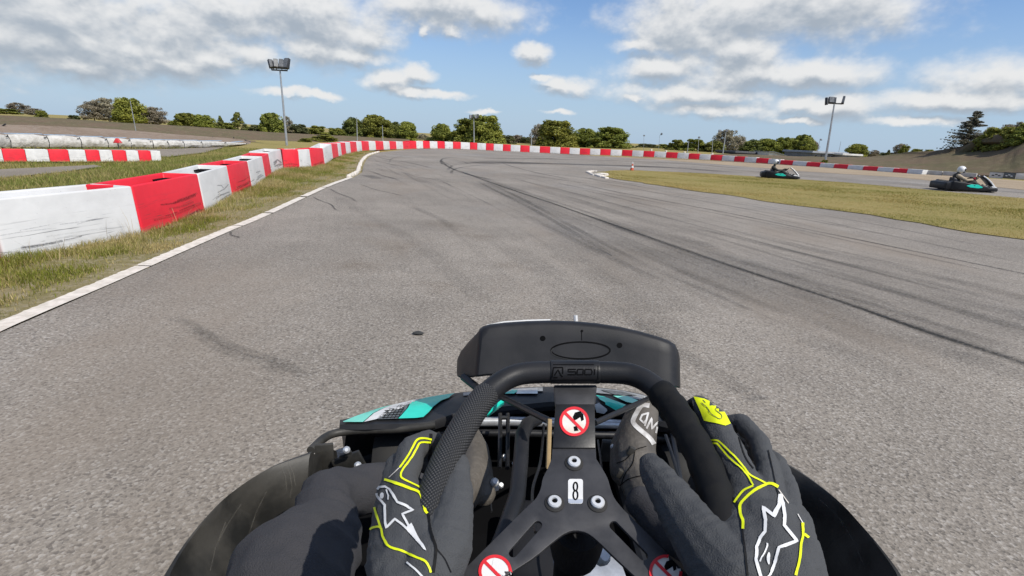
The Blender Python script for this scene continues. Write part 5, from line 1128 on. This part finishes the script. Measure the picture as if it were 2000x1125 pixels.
for nm, pl, m in (('silver_sticker', [(905,767),(1000,758.5),(1060,756),(1060,766),(1000,769),(905,775)], SILV), ('silver_sticker', [(1150,757),(1215,763),(1262,774),(1300,789),(1318,799),(1316,812),(1296,798),(1255,784),(1210,774),(1150,768)], SILV), ('teal_sticker', [(670,824),(692,814.5),(718,805.5),(748,796.5),(767,792),(752,799),(728,811),(709,828),(671,828)], TEALP), ('white_sticker', [(768,791.7),(800,783.5),(832,777),(800,788),(757,801),(747,808),(736,822),(711,828),(730,811),(753,799.3)], WVIN),
                 ('printed_grill', [(759,802),(800,789.5),(795,800),(780,817),(776,821.5),(738,822.5),(748,809)], GRILL), ('teal_sticker', [(803,789),(840,777),(865,771.5),(889,768.5),(877,780),(861,786),(847,797),(838,808),(827,818),(812,820),(778,821),(783,816),(797,800)], TEAL),
                 ('teal_sticker', [(1164,775),(1180,778),(1222,794),(1205,803),(1190,794),(1172,784)], TEAL), ('teal_sticker', [(1197,776),(1225,777),(1248,786),(1242,792),(1222,788)], TEALP), ('white_sticker', [(1161,790),(1170,787),(1187,800),(1180,806),(1165,803)], WVIN),
                 ('teal_sticker', [(1277,794),(1290,790),(1310,806),(1318,824),(1296,823)], TEAL), ('white_sticker', [(1256,778),(1268,780),(1284,791),(1275,793),(1262,788)], WVIN), ('teal_sticker', [(985,772),(1000,765),(1014,765),(1004,772)], TEAL), ('white_sticker', [(1012,763),(1050,760),(1050,772),(1008,772)], CHROME), ('printed_grill', [(1172,764),(1215,768),(1245,776),(1200,774)], GRILL)):
    fsub(decal(nm, nt_, [(x, max(y, ytop(x))) for x, y in dense(pl, 8)], m, None, .004 if nm == 'silver_sticker' else .006, 3, False))
for k in range(4): fsub(stroke('grill_line', nt_, [[(752+k*1-(k*3), 806+k*4.6), (790-k*4, 803+k*5)]], 1.1, HOLE, None, .0066))
for k in range(5): fsub(stroke('grill_line', nt_, [[(762+k*7, 803-k*1.5), (748+k*7.4, 821)]], 1.0, HOLE, None, .0068))
mb = MB(); mb.loft([[at(949,804,1.36), at(980,780,1.44), at(985,784,1.45), at(952,811,1.37)], [at(949,808,1.39), at(980,786,1.47), at(985,790,1.48), at(952,816,1.40)]]); o = part(mb, 'panel_support', TEAL, None, .001)
# bumper bars from the fairing back to the side pods
mb = MB(); mb.tube(curve([at(850,830,1.50), at(780,838,1.49), at(700,841,1.48), at(655,846,1.46), at(630,858,1.42), at(607,880,1.36)], 22), .0115, 10); part(mb, 'bumper_bar', BLKS)
mb = MB(); mb.tube(curve([at(1330,832,1.52), at(1390,842,1.5), at(1430,848,1.48), at(1452,858,1.44), at(1478,878,1.38)], 18), .0135, 10); part(mb, 'bumper_bar', BLKS)
# side pods
def pod(st, ext, side):
    rows = []
    pairs = [(gnd0(*o, .36), gnd0(*i, .215)) for o, i in st]; pairs = [(o, i) for o, i in pairs]+ext
    oc = curve([p[0] for p in pairs], 40); ic = curve([p[1] for p in pairs], 40)
    for o, i in zip(oc, ic):
        d = (o-i); d.z = 0; d.normalize()
        rows.append([i+Vector((0, 0, -.10)), i, i.lerp(o, .30)+Vector((0, 0, .014)), i.lerp(o, .62)+Vector((0, 0, .004)), i.lerp(o, .86)+Vector((0, 0, -.003)), o-d*.012+Vector((0, 0, -.002)), o, o+d*.012+Vector((0, 0, -.008)), o+d*.03+Vector((0, 0, -.05)), o+d*.035+Vector((0, 0, -.20)), o+Vector((0, 0, -.29)), i+Vector((0, 0, -.12))])
    mb = MB(); mb.loft(rows); return part(mb, 'side_pod', BLKS)
lpod = pod([((606,886),(658,882)),((524,916),(646,908)),((450,964),(596,946)),((400,1013),(556,985)),((356,1068),(515,1046)),((321,1125),(484,1118)),((285,1200),(450,1200))], [(Vector((-.60, .3, .34)), Vector((-.40, .3, .2))), (Vector((-.56, -.1, .33)), Vector((-.40, -.1, .2)))], -1)
rpod = pod([((1478,882),(1452,896)),((1548,914),(1500,935)),((1630,972),(1553,1000)),((1686,1030),(1590,1058)),((1730,1082),(1612,1105)),((1764,1130),(1632,1150)),((1800,1200),(1660,1220))], [(Vector((.80, .3, .34)), Vector((.60, .3, .2))), (Vector((.76, -.1, .33)), Vector((.60, -.1, .2)))], 1)

for p_, lines in ((lpod, ([(556,905),(566,925),(570,950),(566,972)], [(562,900),(573,925),(577,948)], [(548,908),(557,930),(560,958)], [(520,960),(500,1000),(480,1060)], [(440,1020),(420,1070),(410,1115)], [(470,985),(440,1030),(425,1060)])), (rpod, ([(1640,1010),(1670,1060),(1690,1110)], [(1600,975),(1630,1000),(1650,1030)]))):
    for q in lines:
        st_ = stroke('scratch', bvh(p_.data), [q], 3., SCUFF, None, .0008, 0, .2); ca = st_.data.color_attributes.new('col', 'FLOAT_COLOR', 'POINT'); n = len(st_.data.vertices)
        c = np.tile(np.array((.16, .15, .13, 0), np.float32), (n, 1)); i = np.arange(n); c[:, 3] = np.where(i % 3 == 1, .4, .06); ca.data.foreach_set('color', c.ravel())
        st_.parent = p_; st_.matrix_parent_inverse = (Matrix.Translation(KC)@p_.matrix_parent_inverse@p_.matrix_basis).inverted()
# ------------------------------------------------------------------ the driver
from mathutils import noise as mnoise
def folds(me, amp, freq, axis, squash=.3):
    ax = Vector(axis).normalized(); new = []
    for v in me.vertices:
        q = v.co-ax*v.co.dot(ax)*(1-squash); q = Vector(v.co)*.35+ax*v.co.dot(ax)*1.0
        k = 1-abs(mnoise.noise(q*freq)); k2 = mnoise.noise(v.co*freq*2.3+Vector((3, 1, 7)))
        new.append(v.co+v.normal*amp*((k-.75)*1.6+k2*.35))
    for v, c in zip(me.vertices, new): v.co = c
    me.update(); return me
me_p = empty('person', (.10, -.2, 0), 'person driving the foreground kart in a charcoal suit, gloved hands on the wheel', 'person')
PI[me_p.name] = Matrix.Translation((-.10, .2, 0))
def ps(name, m_, m): return link(name, m_, m, me_p)
def A(x, y, d, r): return (at(x, y, d), r)
LWR = (at(772, 1185, .47), .034); RWR = (at(1550, 1195, .46), .034)
ch = [[((.10, -.22, .28), .16), ((.10, -.27, .50), .165), ((.10, -.27, .70), .15), ((.10, -.26, .80), .07), ((.10, -.24, .90), .06)],
      [((-.02, -.26, .76), .08), ((-.09, -.25, .76), .072), ((-.235, .02, .60), .052), LWR], [((.22, -.26, .76), .08), ((.29, -.25, .76), .072), ((.46, .02, .60), .052), RWR],
      [((.0, -.15, .27), .10), (at(560, 1130, .78), .092), (at(628, 1062, .90), .075)], [(at(628, 1062, .92), .070), (at(640, 972, 1.06), .058), (at(745, 948, 1.16), .050), (at(880, 948, 1.28), .042)],
      [((.2, -.15, .27), .10), (at(1500, 1150, .80), .085), (at(1440, 1075, .92), .068)], [(at(1440, 1075, .92), .068), (at(1380, 1060, 1.0), .055), (at(1305, 1030, 1.08), .045), (at(1255, 985, 1.14), .042)]]
body = ps('body', folds(remesh(ch, .009, 6), .0075, 16., (.1, .9, .3)), SUIT)
mb = MB(); mb.lathe([(.15*math.sin(math.pi*i/14), -.16*math.cos(math.pi*i/14)) for i in range(1, 14)], (.08, -.30, 1.0), (0, -.1, 1), 20); part_h = mb.build('helmet', HELM); part_h.parent = me_p; part_h.matrix_parent_inverse = PI[me_p.name]
# gloves: palm, four fingers closed round the rim, thumb along its inner side
k1, k2, k3, k4 = (786,948,.575), (768,985,.560), (757,1030,.545), (752,1075,.535)
LG = [[A(788,1190,.465,.034), A(790,1120,.50,.034), A(795,1040,.535,.030)],
      [A(793,1090,.505,.032), A(*k1, .0175)], [A(788,1100,.50,.033), A(*k2, .0180)], [A(782,1110,.50,.034), A(*k3, .0185)], [A(778,1120,.50,.032), A(*k4, .018)],
      [A(*k1, .0175), A(803,880,.612,.0165), A(836,862,.655,.014), A(885,880,.680,.012)],
      [A(*k2, .0178), A(775,912,.608,.0150), A(800,893,.652,.013), A(855,915,.672,.012)],
      [A(*k3, .0180), A(762,960,.590,.0150), A(775,940,.640,.013), A(835,960,.662,.012)],
      [A(*k4, .0170), A(753,1015,.575,.0140), A(765,1000,.620,.012), A(815,1010,.645,.011)],
      [A(838,1120,.485,.032), A(868,1075,.50,.0265), A(884,1010,.535,.0215), A(892,955,.570,.0185), A(893,912,.598,.0150), A(893,898,.606,.0125)],
      [A(800,1060,.53,.028), A(858,1040,.525,.022)]]
hulls = [[A(*k1, .0165), A(*k2, .0165), A(*k3, .0165), A(*k4, .0165), A(790,1130,.49,.032)], [A(796,1130,.49,.03), A(*k1, .016), A(856,1045,.53,.022), A(840,1110,.49,.03)]]
lg = ps('glove', folds(remesh(LG, .0022, 5, hulls), .0016, 62., (.1, .8, .5)), GLOVE)
q1, q2, q3, q4 = (1458,958,.570), (1500,985,.556), (1538,1025,.545), (1565,1075,.535)
RG = [[A(1535,1200,.455,.036), A(1520,1120,.49,.038), A(1490,1040,.525,.034)],
      [A(1500,1090,.50,.036), A(*q1, .0195)], [A(1515,1100,.50,.036), A(*q2, .0200)], [A(1530,1110,.495,.036), A(*q3, .0200)], [A(1540,1130,.49,.036), A(*q4, .020)],
      [A(*q1, .0200), A(1420,880,.612,.0195), A(1392,822,.648,.0180), A(1366,797,.672,.0160), A(1352,800,.690,.013)],
      [A(*q2, .0195), A(1500,915,.605,.0130), A(1482,862,.645,.0125), A(1448,826,.678,.0125), A(1410,830,.70,.012)],
      [A(*q3, .0190), A(1535,960,.59,.015), A(1515,905,.635,.013), A(1470,880,.675,.012)],
      [A(*q4, .018), A(1562,1020,.57,.014), A(1535,980,.62,.012), A(1490,950,.655,.011)],
      [A(1440,1140,.475,.036), A(1400,1095,.495,.0315), A(1345,1020,.535,.0265), A(1307,962,.565,.0220), A(1281,925,.588,.0180), A(1270,908,.600,.0140)],
      [A(1490,1060,.52,.030), A(1425,1040,.53,.024)]]
hulls = [[A(*q1, .0185), A(*q2, .0185), A(*q3, .0185), A(*q4, .018), A(1530,1140,.48,.036)], [A(1500,1140,.48,.034), A(*q1, .018), A(1432,1050,.52,.024), A(1450,1120,.485,.034)]]
rg = ps('glove', folds(remesh(RG, .0022, 5, hulls), .0016, 62., (-.2, .8, .5)), GLOVE)
lt, rtree = bvh(lg.data), bvh(rg.data); wrap.parent = rg; wrap.matrix_parent_inverse = (me_p.matrix_basis@rg.matrix_parent_inverse).inverted()
def on(o, p): o.parent = p; o.matrix_parent_inverse = (me_p.matrix_basis@p.matrix_parent_inverse@p.matrix_basis).inverted(); return o
def z5(pl): return [(650+x/4.545, 880+y/4.545) for x, y in pl]
def z8(pl): return [(1250+x/4, 844+y/4) for x, y in pl]
def z7(pl): return [(1200+x/4, 740+y/4) for x, y in pl]
# left glove prints
on(stroke('yellow_print', lt, [[(842,859.5),(826,857),(814,860),(807,872),(795,894),(781,914)], [(840,864.5),(820,865.5),(813,876),(801,898),(788,916),(783,928),(787,936),(806,946),(827,957)]], 3.4, YEL, None, .0012, 3), lg)
on(stroke('yellow_print', lt, [[(781,914),(772,923),(761,933)]], 1.3, BEIGE, None, .0012), lg)
on(stroke('yellow_print', lt, [[(752,937),(775,945),(800,955),(819,964),(826,984),(830,998),(834,1004)]], 5., YEL, None, .0012, 3), lg)
on(stroke('yellow_print', lt, [[(731,985),(738,1010),(745,1031)], [(722,1037),(730,1031),(745,1031),(750,1052),(763,1069),(790,1078),(811,1088),(830,1096),(838,1108),(841,1118)]], 4.2, YEL, None, .0012, 3), lg)
star1 = z5([(400,400),(396,360),(420,326),(470,322),(508,345),(538,395),(575,462),(640,490),(716,532),(618,572),(655,640),(700,720),(760,790),(825,885),(700,745),(620,665),(555,612),(478,692),(470,640),(467,490),(425,435),(400,400)])
on(stroke('star_print', lt, [star1], 4.4, WVIN, None, .0013), lg)
on(decal('star_print', lt, z5([(650,690),(700,650),(760,770),(825,885),(745,800)]), WVIN, None, .0014, 5), lg)
on(decal('star_print', lt, z5(ell(443, 405, 17, 26, 12, .3)), WVIN, None, .0013, 20), lg); on(stroke('star_print', lt, [z5([(480,352),(487,380),(500,405),(497,440)])], 3., WVIN, None, .0013), lg)
on(stroke('seam', lt, [[(841,848),(840,880),(839,905),(838,930),(833,945),(827,960),(831,985),(837,1010),(842,1040),(851,1068),(850,1090),(846,1118)]], 5.5, PALM, None, .0010, 4), lg)
on(stroke('seam', lt, [[(853,1072),(868,1092),(880,1118)]], 2.2, PALM, None, .0010, 4), lg)
on(stroke('cuff_print', lt, [[(796,1098),(812,1112),(826,1126)]], 4., WVIN, None, .0012), lg)
on(decal('grip_print', gl_t := bvh(gl_.data), [(846,907),(850,906),(859,930),(862,941),(858,940),(850,922)], YEL, None, .0008, 8), lg) if False else None
# right glove prints
on(decal('yellow_patch', rtree, z7([(622,142),(700,160),(790,200),(850,250),(902,350),(865,370),(800,350),(706,330),(672,250)]), YEL, None, .0012, 6), rg)
on(stroke('patch_outline', rtree, [z7([(690,170),(712,195)]), z7([(682,193),(730,235),(760,280),(815,318),(836,312),(830,285),(790,250),(800,228)])], 1.1, GLOVE, None, .0018, 3), rg)
on(stroke('yellow_print', rtree, [z8([(488,66),(590,66),(630,82),(720,172),(800,262),(850,330),(900,362),(985,406)]), z8([(495,90),(590,90),(618,106),(700,202),(780,272),(840,342),(885,420)])], 3.2, YEL, None, .0012, 3), rg)
on(stroke('yellow_print', rtree, [z8([(885,424),(812,460),(770,508),(738,556)])], 4., YEL, None, .0012, 3), rg)
on(stroke('yellow_print', rtree, [z8([(1076,432),(1030,408),(985,412),(900,455),(825,520),(783,575),(785,640),(806,700),(805,762)])], 5.4, YEL, None, .0012, 3), rg)
on(stroke('yellow_print', rtree, [z8([(1266,712),(1271,800),(1256,880),(1245,1000),(1212,1122)]), z8([(1280,802),(1312,828)])], 5., YEL, None, .0012, 3), rg)
on(stroke('yellow_print', rtree, [z8([(1228,645),(1266,712)]), z8([(1080,455),(1152,556)])], 1.6, BEIGE, None, .0012), rg)
star2 = z8([(1090,490),(1112,560),(1126,650),(1122,732),(1222,856),(1084,902),(1062,1000),(1020,1100),(985,1150)])
star2b = z8([(1090,490),(1082,580),(1048,662),(1010,630),(960,592),(982,690),(978,782),(940,830),(908,900),(902,1000),(928,1100),(945,1150)])
on(stroke('star_print', rtree, [star2, star2b], 6.2, WVIN, None, .0013), rg); on(decal('star_print', rtree, z8([(1092,480),(1112,560),(1060,655),(1030,640),(1075,560)]), WVIN, None, .0014, 5), rg)
on(stroke('star_print', rtree, [z8([(993,868),(990,895),(965,950),(945,985),(935,1020)])], 3.2, WVIN, None, .0013, 3), rg); on(decal('star_print', rtree, z8(ell(1001, 990, 13, 48, 14, .0)), WVIN, None, .0013, 20), rg)
for q in ([(1347,770),(1354,800),(1367,845),(1380,885),(1398,934)], [(1424,968),(1440,985),(1449,1030),(1455,1080),(1460,1124)]): on(stroke('seam', rtree, [q], 4., PALM, None, .0010, 4), rg)
for q in ([(1436,830),(1446,868),(1456,895),(1471,916)], [(1500,880),(1508,915),(1515,950),(1522,975)]): on(stroke('seam', rtree, [q], 2.2, PALM, None, .0010, 4), rg)
on(decal('palm_leather', rtree, [(1332,778),(1347,770),(1354,800),(1367,845),(1380,885),(1400,938),(1414,962),(1404,985),(1386,960),(1370,915),(1345,860),(1322,815)], PALM, None, .0009, 6), rg)
# boots
RB = [[A(1268,985,1.16,.044), A(1248,930,1.22,.050), A(1240,880,1.28,.052), A(1250,835,1.34,.046), A(1262,806,1.38,.034)], [A(1222,920,1.26,.040), A(1222,870,1.32,.040), A(1240,825,1.36,.036)]]
rb = ps('boot', remesh(RB, .0045, 5), BOOT); rbt = bvh(rb.data)
on(stroke('boot_band', rbt, [[(1268,793),(1256,792),(1249,798),(1238,818),(1238,828),(1252,842),(1270,858),(1281,880),(1276,905)]], 9., BOOTW, None, .0015, 3), rb)
OM = [[(1264,808),(1254,811),(1250,820),(1257,827),(1263,820)],[(1266,806),(1259,833)], [(1262,838),(1272,817),(1272,838),(1284,824),(1280,846)], [(1287,845),(1282,858),(1287,868),(1296,860),(1298,848),(1287,845)]]
on(stroke('boot_lettering', rbt, OM, 3.6, BOOTW, None, .0016), rb)
on(stroke('boot_seam', rbt, [[(1205,905),(1222,898),(1240,880),(1262,872)], [(1210,950),(1230,935),(1262,930),(1285,945)], [(1240,880),(1236,905),(1222,925),(1212,950)]], 1.6, HOLE, None, .0012, 3), rb)
for (x, y) in ((1233,882),(1213,925)):
    p = put_on(rbt, x, y, .003)
    if p: mb = MB(); mb.box(p, (.016, .012, .022), Matrix.Rotation(.4, 3, 'Y')); on(mb.build('buckle', BLKS, None, .003), rb)
LB_ = [[A(905,965,1.22,.044), A(925,930,1.28,.046), A(925,880,1.36,.042), A(912,845,1.42,.034)], [A(945,965,1.25,.03), A(930,900,1.34,.04)]]
lb = ps('boot', remesh(LB_, .005, 5), BOOT)
